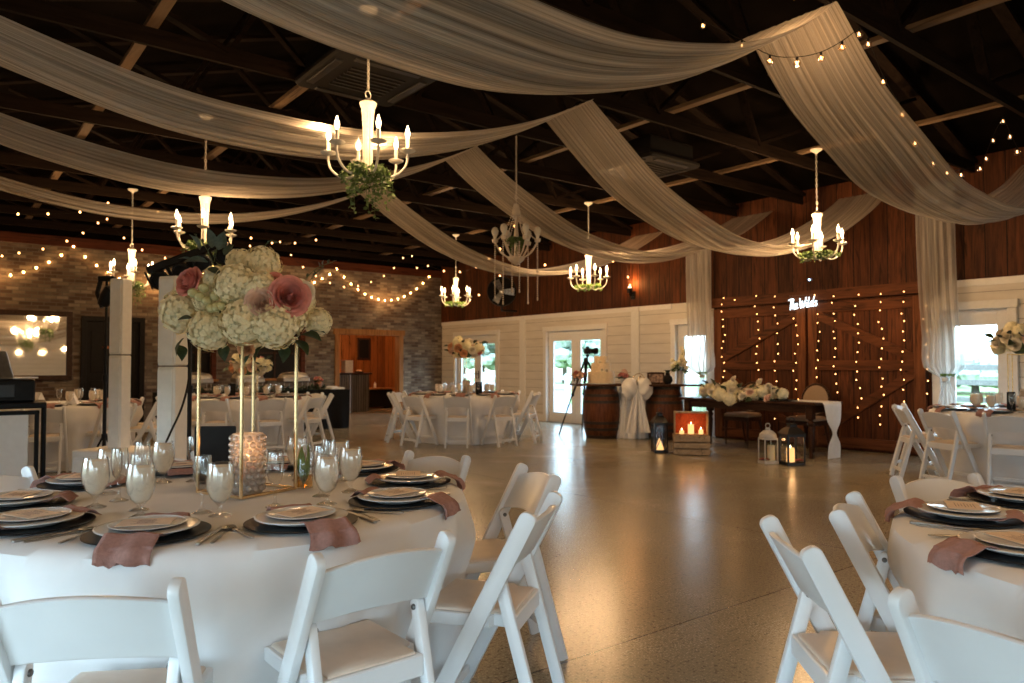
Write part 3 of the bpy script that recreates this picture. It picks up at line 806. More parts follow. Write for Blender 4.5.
# ================================================================ PLACE SETTINGS
def GS(p): return [(r * 1.17, z * 1.07) for r, z in p]
def FS(p): return [(r * 1.16, z * .95) for r, z in p]
def mk_plates():
    d = {}
    b = MB(); b.lathe([(0, 0), (.11, 0), (.175, .008), (.176, .011), (.173, .012), (.115, .005), (0, .005)], 48); d['charger'] = b.mesh('charger', M['charger'])
    b = MB(); b.lathe([(0, 0), (.085, 0), (.09, .003), (.140, .017), (.142, .020), (.139, .021), (.092, .0075), (0, .006)], 48); d['plate'] = b.mesh('dinner_plate', M['plate'])
    b = MB(); b.lathe([(.1385, .0195), (.1435, .0185), (.1445, .0205), (.1395, .0222), (.1385, .0195)], 48); d['rim'] = b.mesh('rim', M['plate'])
    b = MB(); b.lathe([(0, 0), (.064, 0), (.07, .002), (.105, .012), (.106, .014), (.103, .0145), (.07, .006), (0, .0045)], 40); d['salad'] = b.mesh('salad_plate', M['smoke_plate'])
    b = MB(); b.lathe([(.1015, .0145), (.106, .0136), (.1085, .0152), (.1045, .0167), (.1015, .0145)], 40); d['salad_rim'] = b.mesh('rim', M['plate'])
    # cutlery
    Z = .003
    b = MB(); pr = [(.001, 0), (0, .001), (0, .0025), (.001, .0035)]
    b.slab(bar2((.105, 0), (.02, 0), .012, .006, .003), pr); b.slab(bar2((.03, 0), (-.04, 0), .006, .002, .002), pr)
    b.slab(bar2((-.032, 0), (-.058, 0), .024, .010, .003), pr)
    for k in range(4): b.slab(bar2((-.055, -.0096 + k * .0064), (-.102, -.0096 + k * .0064), .0034, .001, .0016), pr)
    for i, p in enumerate(b.v): p.z += .006 * max(0, -(p.x + .03) / .07) * (1 - .3 * max(0, -(p.x + .06) / .05)) + .004 * max(0, p.x / .1)
    d['fork'] = b.mesh('fork', M['silver'])
    b = MB(); b.slab(bar2((.115, 0), (.01, 0), .015, .006, .003), [(.002, 0), (0, .002), (0, .006), (.002, .008)])
    b.slab([(.012, -.006), (.012, .006), (-.02, .009), (-.095, .009), (-.115, .002), (-.117, -.006)], [(.0005, .002), (0, .003), (0, .0042), (.0005, .005)])
    d['knife'] = b.mesh('knife', M['silver'])
    b = MB(); b.slab(bar2((.10, 0), (.02, 0), .012, .006, .003), pr); b.slab(bar2((.03, 0), (-.055, 0), .0055, .002, .002), pr)
    def bowl(u, v):
        a = 2 * pi * u; r = v; return V((-.078 + cos(a) * .031 * r, sin(a) * .020 * r, .0005 + .009 * r * r))
    b.grid(bowl, 24, 6, None, 0, False, True)
    b.grid(lambda u, v: bowl(u, v) - V((0, 0, .0012)), 24, 6)
    d['spoon'] = b.mesh('spoon', M['silver'])
    # glasses
    b = MB(); o = GS([(0, .006), (.02, .0045), (.031, 0), (.032, .0015), (.020, .0075), (.010, .0115), (.0055, .0165), (.0065, .022), (.0055, .030), (.010, .038), (.026, .055), (.0375, .085), (.0395, .112), (.0365, .145), (.0335, .166)])
    i_ = GS([(.0322, .166), (.035, .145), (.038, .112), (.036, .085), (.0245, .056), (.008, .041), (0, .040)])
    b.lathe(o + i_, 32); d['goblet'] = b.mesh('goblet', M['glass'])
    b = MB(); b.lathe(GS([(0, .0412), (.0075, .0422), (.0238, .0565), (.0352, .0855), (.0371, .112), (.0345, .143), (.0332, .156), (0, .156)]), 32); d['water'] = b.mesh('iced_water', M['water'])
    b = MB(); o = FS([(0, .006), (.018, .0045), (.028, 0), (.029, .0015), (.018, .0075), (.009, .0115), (.0045, .018), (.0042, .05), (.006, .068), (.0035, .075), (.008, .082), (.020, .10), (.0265, .135), (.0262, .17), (.0235, .205)])
    i_ = FS([(.0224, .205), (.025, .17), (.0252, .135), (.0185, .101), (.006, .086), (0, .085)])
    b.lathe(o + i_, 28); d['flute'] = b.mesh('flute', M['glass'])
    return d
PL = mk_plates()
def napkin_mesh(seed, long=True):
    R = random.Random(seed)
    path = [(-.178, .013), (-.152, .034), (-.125, .031), (-.09, .0185), (.09, .0185), (.125, .031), (.148, .036), (.168, .028), (.190, .018)]
    if long: path += [(.208, .010), (.222, -.006), (.225, -.022), (.226, -.032)]
    else: path += [(.20, .012)]
    pts = spline([(x, 0, z) for x, z in path], 3); b = MB(); loops = []; n = 12
    ph = R.random() * 6; off = R.uniform(-.02, .02); sk = R.uniform(-.14, .14)
    for i, p in enumerate(pts):
        t = i / (len(pts) - 1); wd = .064 + .010 * t + .004 * sin(6 * t + ph); top = []; bot = []
        for j in range(n + 1):
            u = -1 + 2 * j / n
            rip = .0035 * sin(5 * u + ph + 2 * t) * (.4 + 1.2 * t) * (1 if abs(p.x) > .1 else .15)
            fr = (R.uniform(-.006, .006) if i in (0, len(pts) - 1) else 0) + (R.uniform(-.0012, .0012))
            q = V((p.x + (fr if p.z > 0 else 0) + (rip * 2.2 if p.z < .01 else 0), off + u * wd + sk * p.x, p.z + rip + (fr if p.z <= 0 else 0) + .0015))
            top.append(q)
            bot.append(q - V((0, 0, .002)) if p.z > .012 or i < 4 else q - V((.002, 0, 0)))
        loops.append(top[::-1] + bot)
    b.loft(loops); return b.mesh('napkin', M['napkin'], 180)
NAP = [napkin_mesh(s) for s in range(4)]; NAPS = [napkin_mesh(s, False) for s in range(2)]
def card_mesh(seed):
    R = random.Random(seed); o = []
    for (x0, y0, x1, y1) in ((-.050, -.074, .050, -.074), (.050, -.074, .050, .074), (.050, .074, -.050, .074), (-.050, .074, -.050, -.074)):
        for k in range(7): o.append((x0 + (x1 - x0) * k / 7 + R.uniform(-.0012, .0012), y0 + (y1 - y0) * k / 7 + R.uniform(-.0012, .0012)))
    b = MB(); b.slab(o, [(0, 0), (0, .0012)]); return b.mesh('menu_card', M['card'], None)
CARD = [card_mesh(s) for s in range(3)]
b = MB()
for k in range(7): b.box((-.03 + k * .009, 0, .0015), (.0018, .05 if k % 3 else .075, .0005))
INK = b.mesh('print_lines', M['cardink'], None)

def place(c, a, nm, seat, R=.73, full=True, long=True, k=0, grp=None):
    at_ = ' at the %s place of the %s' % (seat, nm); w = wang(a); d = camdir(a); base = c + d * R
    Rm = random.Random(k * 31 + int(a))
    def put(name, me, lx, ly, z, rz, label, cat, sub=()):
        Mx = Matrix.Translation((base.x, base.y, z)) @ Matrix.Rotation(w, 4, 'Z') @ Matrix.Translation((lx, ly, 0)) @ Matrix.Rotation(rz, 4, 'Z')
        o = inst(name, me, None, Mx); tag(o, label + at_, cat, cat + 's on the ' + nm)
        for sn, sm in sub: inst(sn, sm, o)
        return o
    z = TOPZ + .001
    put('charger_plate', PL['charger'], 0, 0, z, 0, 'round black charger', 'charger')
    put('dinner_plate', PL['plate'], 0, 0, z + .0085, 0, 'white dinner plate', 'plate', [('rim', PL['rim'])])
    put('napkin', (NAP if long else NAPS)[k % (4 if long else 2)], 0, 0, z, Rm.uniform(-.12, .12), 'dusty rose napkin', 'napkin')
    gt = {272: .115, 308: .20, 236: .03}.get(a, .15) if c is T1 else .15
    put('goblet', PL['goblet'], -.27 + Rm.uniform(-.01, .01), gt, z, 0, 'iced water goblet', 'goblet', [('iced_water', PL['water'])])
    put('champagne_flute', PL['flute'], -.33 + Rm.uniform(-.015, .01), .035, z, 0, 'clear champagne flute', 'flute')
    if full:
        put('salad_plate', PL['salad'], 0, 0, z + .0222, 0, 'small dark plate', 'plate', [('rim', PL['salad_rim'])])
        put('menu_card', CARD[k % 3], Rm.uniform(-.005, .015), Rm.uniform(-.01, .01), z + .0392, Rm.uniform(-.5, .5), 'cream menu card', 'card', [('print_lines', INK)])
        put('fork', PL['fork'], .02 + Rm.uniform(-.015, .015), -.195, z, Rm.uniform(-.08, .08), 'polished fork', 'fork')
        put('knife', PL['knife'], .02, .192, z, Rm.uniform(-.05, .05), 'polished knife', 'knife')
        put('spoon', PL['spoon'], .015, .222, z, Rm.uniform(-.08, .08), 'polished spoon', 'spoon')
for k, a in enumerate(T1A): place(T1, a, 'near left table', seatname(a), .715, True, True, k)
for k, a in enumerate((106, 145, 184)): place(T2, a, 'near right table', seatname(a), .715, True, True, k + 1)
for i, (key, (c, off, nm)) in enumerate(FARS.items()):
    for k in range(10):
        a = off + 36 * k
        if key == 'dj' and seatname(a) not in ('front centre right', 'front right', 'right', 'back right', 'back centre right'): continue
        if key == 'window' and seatname(a) in ('right', 'back right'): continue
        place(c, a, nm, seatname(a), .715, False, True, k + i)
# folded white cards standing on the table by the DJ booth
for k, (lt, fw, rz, lab) in enumerate(((-6.0, 9.35, .4, 'left of two white folded cards on the table beside the DJ booth'), (-5.62, 9.45, -.3, 'right of two white folded cards on the table beside the DJ booth'))):
    b = MB(); b.slab([(-.07, 0), (.07, 0), (.0, .15), (-.004, .15)], [(0, -.09), (0, .09)], Matrix.Rotation(pi / 2, 4, 'X'))
    o = b.build('folded_card', M['cloth'], None, None, W(lt, fw, TOPZ + .002)); o.rotation_euler = (0, 0, rz); tag(o, lab, 'card', 'folded white cards')

# ---- centrepieces: gold stand, studded candle vase, black table sign
def gold_stand(loc, rz, label, h=.62):
    t = thing('flower_stand', label, 'flower stand', loc, rz, 'tall gold flower stands'); s = .131; w = .011
    for nm, z in (('base_frame', .006), ('top_frame', h - .006)):
        b = MB()
        for k in range(4):
            a = (s * (1 if k in (0, 3) else -1), s * (1 if k < 2 else -1)); k2 = (k + 1) % 4
            c = (s * (1 if k2 in (0, 3) else -1), s * (1 if k2 < 2 else -1)); b.beam((*a, z), (*c, z), w, .012, (0, 0, 1), .002)
        if z > .1:
            b.beam((-s, -s, z), (s, s, z), w, .01); b.beam((-s, s, z), (s, -s, z), w, .01)
        b.build(nm, M['gold'], t, None)
    for sx in (-1, 1):
        for sy in (-1, 1):
            b = MB(); b.box((sx * s, sy * s, h / 2), (w, w, h - .002), .002); b.build('post', M['gold'], t, None)
    return t
def hobnail(loc, label, lit=True, r=.060, h=.235):
    t = thing('candle_vase', label, 'candle vase', loc, 0, 'studded glass candle vases'); b = MB()
    b.lathe([(0, 0), (r - .004, 0), (r, .006), (r, h), (r - .004, h), (r - .004, .012), (0, .012)], 32)
    b.build('vase_body', M['hob'], t); b = MB(); n = 14; m = 9
    for j in range(m):
        for i in range(n):
            a = 2 * pi * (i + .5 * (j % 2)) / n; z = .022 + (h - .04) * j / (m - 1)
            b.ball((cos(a) * r, sin(a) * r, z), .0125, 8, 6)
    b.build('studs', M['hob'], t)
    c = thing('pillar_candle', 'lit cream candle inside the ' + label, 'candle', (loc[0], loc[1], loc[2] + .0125), 0, 'candles in studded vases')
    b = MB(); b.lathe([(0, 0), (.036, 0), (.036, .115), (.033, .12), (.018, .113), (0, .112)], 24); b.build('wax', M['wax'], c)
    b = MB(); b.tube([(0, 0, .112), (.001, 0, .124)], .0012, 6); b.build('wick', M['cord'], c)
    b = MB(); b.lathe([(0, .122), (.005, .130), (.0055, .137), (.003, .148), (0, .158)], 10); b.build('flame', M['flame'], c)
def table_sign(loc, rz, label, w=.17, h=.235):
    t = thing('table_sign', label, 'table sign', loc, rz, 'black table signs')
    b = MB(); b.slab(rrect(w, h, .006, 3), [(.001, -.003), (0, -.002), (0, .002), (.001, .003)], Matrix.Translation((0, 0, h / 2 + .008)) @ Matrix.Rotation(pi / 2, 4, 'X')); b.build('sign_board', M['blackdoor'], t, None)
    b = MB(); b.box((0, 0, .006), (w * .8, .06, .012), .003); b.build('sign_base', M['black'], t, None)
cam_rz = YAW
def tabz(p): return V((p.x, p.y, TOPZ + .001))
ST1 = W(-1.06, 2.97, TOPZ + .001)
gold_stand(ST1, cam_rz + radians(-77 - 45 + 90), 'tall square gold stand in the middle of the near left table')
hobnail(W(-1.045, 2.93, TOPZ + .001), 'studded glass vase inside the near gold stand')
table_sign(W(-1.27, 3.17, TOPZ + .001), cam_rz + .12, 'black table sign standing behind the near gold stand')
t = thing('glass_jar', 'small glass jar with a green leaf and amber liquid on the near left table', 'jar', W(-.86, 3.06, TOPZ + .001))
b = MB(); b.lathe([(0, 0), (.038, 0), (.040, .005), (.040, .14), (.030, .165), (.030, .185), (.028, .185), (.028, .165), (.038, .14), (.038, .006), (0, .006)], 28); b.build('jar_glass', M['glass'], t)
b = MB(); b.lathe([(0, .007), (.037, .007), (.037, .05), (0, .05)], 24); b.build('amber_liquid', M['amber'], t)
b = MB()
for k, (a, ln, bn) in enumerate(((0, .17, .02), (1.9, .15, .016), (3.8, .16, .018), (5.2, .12, .02))):
    def lf(u, v, a=a, ln=ln, bn=bn):
        x = bn * sin(u * 2.2); wv = .019 * sin(pi * min(1, u * .93 + .05)) * (2 * v - 1)
        return V((cos(a) * x - sin(a) * wv, sin(a) * x + cos(a) * wv, .012 + ln * u))
    b.grid(lf, 10, 4)
b.build('leaf', M['fern'], t)
# ================================================================ FLOWERS
def hydrangea(seed, n=180, mat='petal_h'):
    R = random.Random(seed); b = MB(); b.ball((0, 0, 0), .90, 14, 10, (1, 1, .9), None, 1)
    for i in range(n):
        z = 1 - 2 * (i + .5) / n; a = i * 2.39996 + R.uniform(-.15, .15); r = sqrt(1 - z * z)
        d = V((r * cos(a), r * sin(a), z * .92)); d *= R.uniform(.90, 1.07)
        q = d.to_track_quat('Z', 'Y').to_matrix().to_4x4(); q.translation = d
        q = q @ Matrix.Rotation(R.uniform(0, 6.28), 4, 'Z') @ Matrix.Rotation(R.uniform(-.35, .35), 4, 'X')
        s = R.uniform(.135, .185) * sqrt(180 / n)
        for k in range(4):
            ca = k * pi / 2; P = lambda x, y, zz: (s * (x * cos(ca) - y * sin(ca)), s * (x * sin(ca) + y * cos(ca)), s * zz)
            b.add([P(0, 0, -.05), P(.45, -.48, .16), P(.98, -.30, .10), P(1.02, .28, .02), P(.45, .48, .16), P(.55, 0, .10)],
                  [(0, 1, 5), (1, 2, 5), (2, 3, 5), (3, 4, 5), (4, 0, 5)], q)
    return b.mesh('hydrangea_head', [M[mat], M['petal_c']], 30)
def rose(seed, mat):
    R = random.Random(seed); b = MB()
    b.lathe([(0, -.5), (.3, -.42), (.3, -.2), (.1, .1), (.04, .40), (0, .40)], 12)
    for L, (n, r0, h, lip) in enumerate(((2, .11, .52, .0), (3, .20, .53, .02), (3, .30, .51, .04), (4, .42, .46, .07), (4, .55, .37, .13), (5, .70, .24, .22), (5, .84, .06, .34))):
        for k in range(n):
            a0 = 2 * pi * k / n + L * .9 + R.uniform(-.15, .15); span = 2 * pi / n * 1.5
            def pt(u, v):
                uu = u * 2 - 1; a = a0 + uu * span / 2 * (.5 + .5 * sin(pi * min(1, v * .8 + .12)))
                rad = r0 * (.35 + .65 * v ** .55) + lip * max(0, v - .72) * 1.6 + .05 * uu * (1 if L < 4 else .4)
                zz = -.45 + (h + .45) * v - .13 * uu * uu * v - lip * max(0, v - .80) * 1.2
                return V((cos(a) * rad, sin(a) * rad, zz))
            b.grid(pt, 8, 8)
            b.grid(lambda u, v: pt(u, v) * .985 - V((0, 0, .01)), 8, 8, None, 0, False, True)
    return b.mesh('rose', M[mat], 180)
def leafmesh(mat, wide=.34, seed=0):
    b = MB()
    def f(u, v):
        w = wide * sin(pi * (u ** .75) * .985 + .015) * (2 * v - 1)
        return V((u, w, .10 * sin(u * 2.4) - .16 * u * u + .55 * abs(w) * .5))
    b.grid(f, 10, 4); b.grid(lambda u, v: f(u, v) - V((0, 0, .012)), 10, 4, None, 0, False, True)
    return b.mesh('leaf', M[mat], 180)
def budmesh():
    b = MB(); b.ball((0, 0, 0), 1, 10, 8, (.9, .9, 1.05))
    for k in range(5):
        a = k * 1.2566
        b.grid(lambda u, v: V((cos(a + (v - .5) * 1.1 * (1 - u)) * (.92 * sin(.4 + u * 2.2)), sin(a + (v - .5) * 1.1 * (1 - u)) * (.92 * sin(.4 + u * 2.2)), -1 + 2.05 * u)), 6, 3)
    return b.mesh('bud', M['bud'], 180)
HY = [hydrangea(s) for s in (1, 2, 3)]; HYF = [hydrangea(s, 90) for s in (4, 5)]
RP, RB, RW, RO = rose(1, 'petal_p'), rose(2, 'petal_b'), rose(3, 'petal_w'), rose(4, 'petal_o')
LF, LE = leafmesh('leaf', .34), leafmesh('euc', .27); BUD = budmesh()
def stick(par, name, me, p, axis, s, spin=0.0):
    q = V(axis).to_track_quat('Z', 'Y').to_matrix().to_4x4() @ Matrix.Rotation(spin, 4, 'Z') @ Matrix.Diagonal((s, s, s, 1)); q.translation = V(p)
    return inst(name, me, par, q)
def leaf_at(par, name, me, p, d, s, roll=0.0):
    d = V(d).normalized(); up = V((0, 0, 1)); y = up.cross(d)
    if y.length < 1e-3: y = V((0, 1, 0))
    y.normalize(); z = d.cross(y); q = Matrix((d, y, z)).transposed().to_4x4() @ Matrix.Rotation(roll, 4, 'X') @ Matrix.Diagonal((s, s, s, 1)); q.translation = V(p)
    return inst(name, me, par, q)
def sprig(par, name, mat, p0, p1, n, s, seed, me):
    R = random.Random(seed); p0, p1 = V(p0), V(p1); b = MB(); mid = (p0 + p1) / 2 + V((0, 0, .02)); pts = spline([p0, mid, p1], 6); b.tube(pts, .0016, 5)
    st = b.build(name, M[mat], par)
    for k in range(n):
        i = 2 + int((len(pts) - 3) * k / max(1, n - 1)); d = (pts[min(i + 1, len(pts) - 1)] - pts[i - 1]).normalized()
        sd = V((R.uniform(-1, 1), R.uniform(-1, 1), R.uniform(-.3, .8))); leaf_at(st, 'sprig_leaf', me, pts[i], d * .6 + sd * .8, s * R.uniform(.7, 1.1), R.uniform(-.6, .6))
# the big arrangement: heads placed from the photograph around the top of the stand
# px, py are read in the picture and turned into points of the mass, y = depth offset towards (-) or away (+) from the viewer
def arrangement():
    c = W(-1.075, 2.95, 1.40); t = thing('flower_arrangement', 'large arrangement of cream hydrangeas and pink roses on the near gold stand', 'flower arrangement', c, 0, 'flower arrangements on tall gold stands')
    def pt(px, py, dz): return at(px, py, 2.95 + dz) - c
    ctr = V((0, 0, .12)); S = 2.95 / FPX
    heads = [(180, 312, 25, -.05), (209, 330, 25, -.14), (245, 322, 27, -.20), (276, 326, 27, -.19), (228, 292, 0, 0), (236, 285, 25, -.17), (262, 290, 22, -.17), (263, 264, 22, -.05), (289, 305, 0, 0),
             (290, 318, 21, -.14), (318, 322, 17, -.03), (216, 281, 19, -.07), (240, 262, 17, .05), (300, 300, 20, .10), (190, 295, 20, .12), (230, 300, 24, .16), (270, 300, 24, .18), (250, 335, 22, .06), (205, 300, 15, -.10)]
    for i, (px, py, r, dz) in enumerate(heads):
        if not r: continue
        p = pt(px, py, dz); stick(t, 'hydrangea', HY[i % 3], p, p - ctr, r * S * .80, i * 1.3)
    for (px, py, r, dz, me) in ((290, 296, 19, -.21, RP), (275, 283, 11, -.15, RP), (188, 281, 15, -.10, RP), (262, 303, 15, -.24, RB), (303, 291, 12, -.12, RW), (246, 350, 8, -.1, RO)):
        p = pt(px, py, dz); ax = (p - ctr) * 1.0 + (-FW * .25) + V((0, 0, .06)); stick(t, 'rose', me, p, ax, r * S * 1.08, px)
    R = random.Random(3)
    for (px, py) in ((193, 293), (200, 297), (207, 301), (204, 288), (215, 296), (222, 290), (226, 299), (217, 307), (211, 308), (222, 306)):
        p = pt(px, py, -.20); stick(t, 'flower_bud', BUD, p, (p - ctr), 5.0 * S, R.random() * 6)
    for (px, py, dz, dx, dy, s) in ((184, 338, -.12, -.25, -1, .075), (179, 345, -.08, .35, -1, .07), (300, 335, -.1, .9, -.2, .10), (292, 340, -.12, .7, -.6, .10), (310, 332, -.05, 1, 0, .07), (282, 344, -.08, .2, -1, .08), (262, 346, -.05, -.3, -1, .07), (225, 345, -.04, .1, -1, .07), (246, 350, -.08, 0, -1, .06)):
        p = pt(px, py, dz); leaf_at(t, 'leaf', LF, p, RT * dx + V((0, 0, dy)) * .8 - FW * .35, s, R.uniform(-.4, .4))
    for (px, py, dz, dx, dy, s) in ((200, 250, -.1, -.5, 1, .07), (212, 248, -.1, -.1, 1, .08), (218, 250, -.1, .4, .9, .08), (208, 262, -.16, -1, .05, .085), (195, 262, -.12, -1, .3, .06), (224, 255, -.08, .7, .7, .06), (192, 318, -.24, -1, -.1, .05), (208, 268, -.14, .9, -.5, .07)):
        p = pt(px, py, dz); leaf_at(t, 'eucalyptus_leaf', LE, p, RT * dx + V((0, 0, dy)) - FW * .25, s, R.uniform(-.7, .7))
    for i, (a, b_) in enumerate((((300, 285), (333, 262)), ((300, 300), (322, 268)), ((262, 250), (276, 243)), ((216, 270), (196, 236)), ((214, 262), (222, 238)))):
        sprig(t, 'sprig', 'stemgreen', pt(*a, -.05), pt(*b_, -.08), 7, .022, i, LE)
    b = MB()
    for k in range(10):
        a = k * .63; b.tube([(cos(a) * .10, sin(a) * .10, .10), (cos(a) * .05, sin(a) * .05, .02), (cos(a + .4) * .03, sin(a + .4) * .03, .0)], .004, 6)
    b.ball((0, 0, .05), .09, 12, 8, (1, 1, .5)); b.build('stem_base', M['stemgreen'], t)
    return t
ARR = arrangement()
def far_arrangement(loc, label, seed, kind='peach'):
    R = random.Random(seed); t = thing('flower_arrangement', label, 'flower arrangement', loc, 0, 'flower arrangements on tall gold stands'); c = V((0, 0, .14))
    b = MB(); b.ball((0, 0, .06), .12, 12, 8, (1, 1, .6)); b.build('stem_base', M['stemgreen'], t)
    n = 22
    for i in range(n):
        z = 1 - 1.55 * (i + .5) / n; a = i * 2.39996; r = sqrt(max(0, 1 - z * z)); d = V((r * cos(a) * .27, r * sin(a) * .27, z * .16 + .14))
        if i % 3 != 1: stick(t, 'rose', {'peach': (RO, RW, RO, RB, RP, RW), 'cream': (RW, RW, RB, RW, RW, RW)}[kind][R.randrange(6)], d, d - c, R.uniform(.068, .085), i)
        else: stick(t, 'hydrangea', HYF[i % 2], d, d - c, R.uniform(.075, .095), i)
    for i in range(22):
        a = R.random() * 6.28; e = R.uniform(-.4, .9); d = V((cos(a) * .28, sin(a) * .28, .13 + e * .14)); leaf_at(t, 'leaf', LF if i % 2 else LE, d, d - c + V((0, 0, R.uniform(-.1, .1))), R.uniform(.08, .13), R.uniform(-1, 1))
for i, (key, (c, off, nm)) in enumerate(FARS.items()):
    if key == 'dj': continue
    z = TOPZ + .001
    hh = .34 if key == 'mid' else .62
    gold_stand((c.x, c.y, z), .3 + i, 'square gold stand on the ' + nm, hh)
    far_arrangement((c.x, c.y, z + hh - .005), 'cream and peach flower arrangement above the ' + nm, 20 + i, 'cream' if key == 'window' else 'peach')
    hobnail((c.x + .02, c.y - .01, z), 'studded glass vase on the ' + nm)
    q = c + RT * .25 - FW * .25 if key == 'centre' else c - RT * .22 - FW * .1
    table_sign((q.x, q.y, z), cam_rz + .2, 'black table sign on the ' + nm, .11, .2)
# ================================================================ CHANDELIERS
def greenery_mesh(name, seed, n, spread, drop, mat, ls=.028):
    R = random.Random(seed); b = MB()
    for i in range(n):
        a = R.random() * 6.28; r0 = R.uniform(.02, spread); L = (.15 + .85 * R.random() ** 2.2) * drop
        p = V((cos(a) * r0, sin(a) * r0, .02)); q = p + V((cos(a) * .04, sin(a) * .04, -L)); pts = spline([p, (p + q) / 2 + V((cos(a) * .03, sin(a) * .03, .01)), q], 5)
        b.tube(pts, .0018, 4)
        for k in range(2, len(pts)):
            for s in range(2):
                d = V((R.uniform(-1, 1), R.uniform(-1, 1), R.uniform(-.9, .3))).normalized(); sd = d.cross(V((R.uniform(-1, 1), R.uniform(-1, 1), .3))).normalized(); l = ls * R.uniform(.7, 1.3)
                c = pts[k]; b.add([c, c + d * l * .5 + sd * l * .32, c + d * l, c + d * l * .5 - sd * l * .32], [(0, 1, 2, 3)])
    return b.mesh(name, M[mat], None)
GREEN = [greenery_mesh('greenery', 1, 52, .15, .34, 'ivy', .032), greenery_mesh('greenery', 2, 60, .17, .09, 'fern'), greenery_mesh('greenery', 5, 70, .20, .07, 'ivy', .034)]
def cm():
    d = {}
    b = MB(); b.lathe([(0, -.05), (.03, -.05), (.055, -.03), (.06, 0), (.05, .012), (.034, .02), (.03, .03)], 24)
    loops = []; b.lathe([(.030, .03), (.0295, .22), (.033, .33), (.038, .42)], 48, None, 0, .16)
    b.lathe([(.036, .41), (.046, .425), (.046, .44), (.058, .465), (.060, .485), (.050, .49), (.03, .505), (.012, .52), (0, .52)], 24); d['column'] = b.mesh('column', M['enamel'])
    b = MB(); pts = spline([(.03, 0, .02), (.10, 0, -.035), (.19, 0, -.04), (.262, 0, .015), (.285, 0, .08), (.285, 0, .125)], 7)
    b.tube(pts, .0085, 8); d['arm'] = b.mesh('arm', M['enamel'])
    b = MB(); b.lathe([(0, .115), (.018, .117), (.052, .133), (.056, .141), (.052, .143), (.02, .135), (0, .135)], 20, Matrix.Translation((.285, 0, 0))); d['dish'] = b.mesh('drip_dish', M['enamel'])
    b = MB(); b.lathe([(0, .133), (.0145, .135), (.014, .220), (.010, .223), (0, .223)], 14, Matrix.Translation((.285, 0, 0))); d['candle'] = b.mesh('candle_sleeve', M['enamel'])
    b = MB(); b.lathe([(0, .222), (.009, .225), (.0175, .253), (.0165, .270), (.008, .297), (.002, .317), (0, .318)], 12, Matrix.Translation((.285, 0, 0))); d['bulb'] = b.mesh('bulb', M['bulb'])
    return d
CM = cm()
def chain_mesh(L):
    b = MB(); n = int(L / .034)
    for k in range(n):
        z = L - .017 - k * .034; ring = [(cos(a) * .010, 0, sin(a) * .021 + z) for a in [i * 2 * pi / 10 for i in range(10)]]
        if k % 2: ring = [(0, p[0], p[2]) for p in ring]
        b.tube(ring, .0024, 5, False, None, 0, True)
    b.tube([(.004, 0, 0), (.004, .003, L / 2), (.003, 0, L)], .0022, 5)
    return b
def chandelier(X, Y, zb, rot, label, g, lean=0):
    t = thing('chandelier', label, 'chandelier', (X, Y, zb), rot, 'white six-arm chandeliers')
    inst('column', CM['column'], t)
    for k in range(6):
        a = inst('arm', CM['arm'], t, Matrix.Rotation(k * pi / 3, 4, 'Z'))
        for nm in ('dish', 'candle', 'bulb'): inst(CM[nm].name.split('.')[0], CM[nm], a)
    b = MB(); b.tube([(cos(a) * .026, 0, .545 + sin(a) * .026) for a in [i * 2 * pi / 14 for i in range(14)]], .004, 6, False, None, 0, True); b.build('ring', M['enamel'], t)
    L = HW - zb - .57 - .04
    c = chain_mesh(L).build('chain', M['enamel'], t, 40, (0, 0, .57))
    b = MB(); b.lathe([(0, -.06), (.012, -.055), (.02, -.04), (.062, -.015), (.068, 0), (0, 0)], 20); b.build('canopy', M['enamel'], t, 40, (0, 0, HW - zb - .002))
    o = inst('greenery', GREEN[g], t)
    return t
CHL = [(2.38, 4.7, 2.64, .30, 'large white six-arm chandelier hanging nearest, with trailing ivy', 0), (2.12, 7.75, 2.48, .2, 'white chandelier hanging behind the black light bar', 0), (2.2, 11.7, 2.44, .5, 'white chandelier hanging before the brick wall above the white column', 0),
       (8.1, 4.57, 2.55, .35, 'white chandelier hanging in front of the barn doors', 2), (8.0, 8.3, 2.49, .1, 'white chandelier hanging before the wooden wall, beside the beaded one', 1), (7.95, 11.95, 2.46, .8, 'white chandelier hanging farthest off by the corner of the brick wall', 1)]
for (X, Y, zb, rot, lab, g) in CHL: chandelier(X, Y, zb, rot, lab, g)
b = MB()      # two small fairy lights at the tip of the ivy of the near chandelier
for (dx, dz) in ((-.02, 0), (.045, .005)): b.ball((dx, 0, dz), .008, 8, 6)
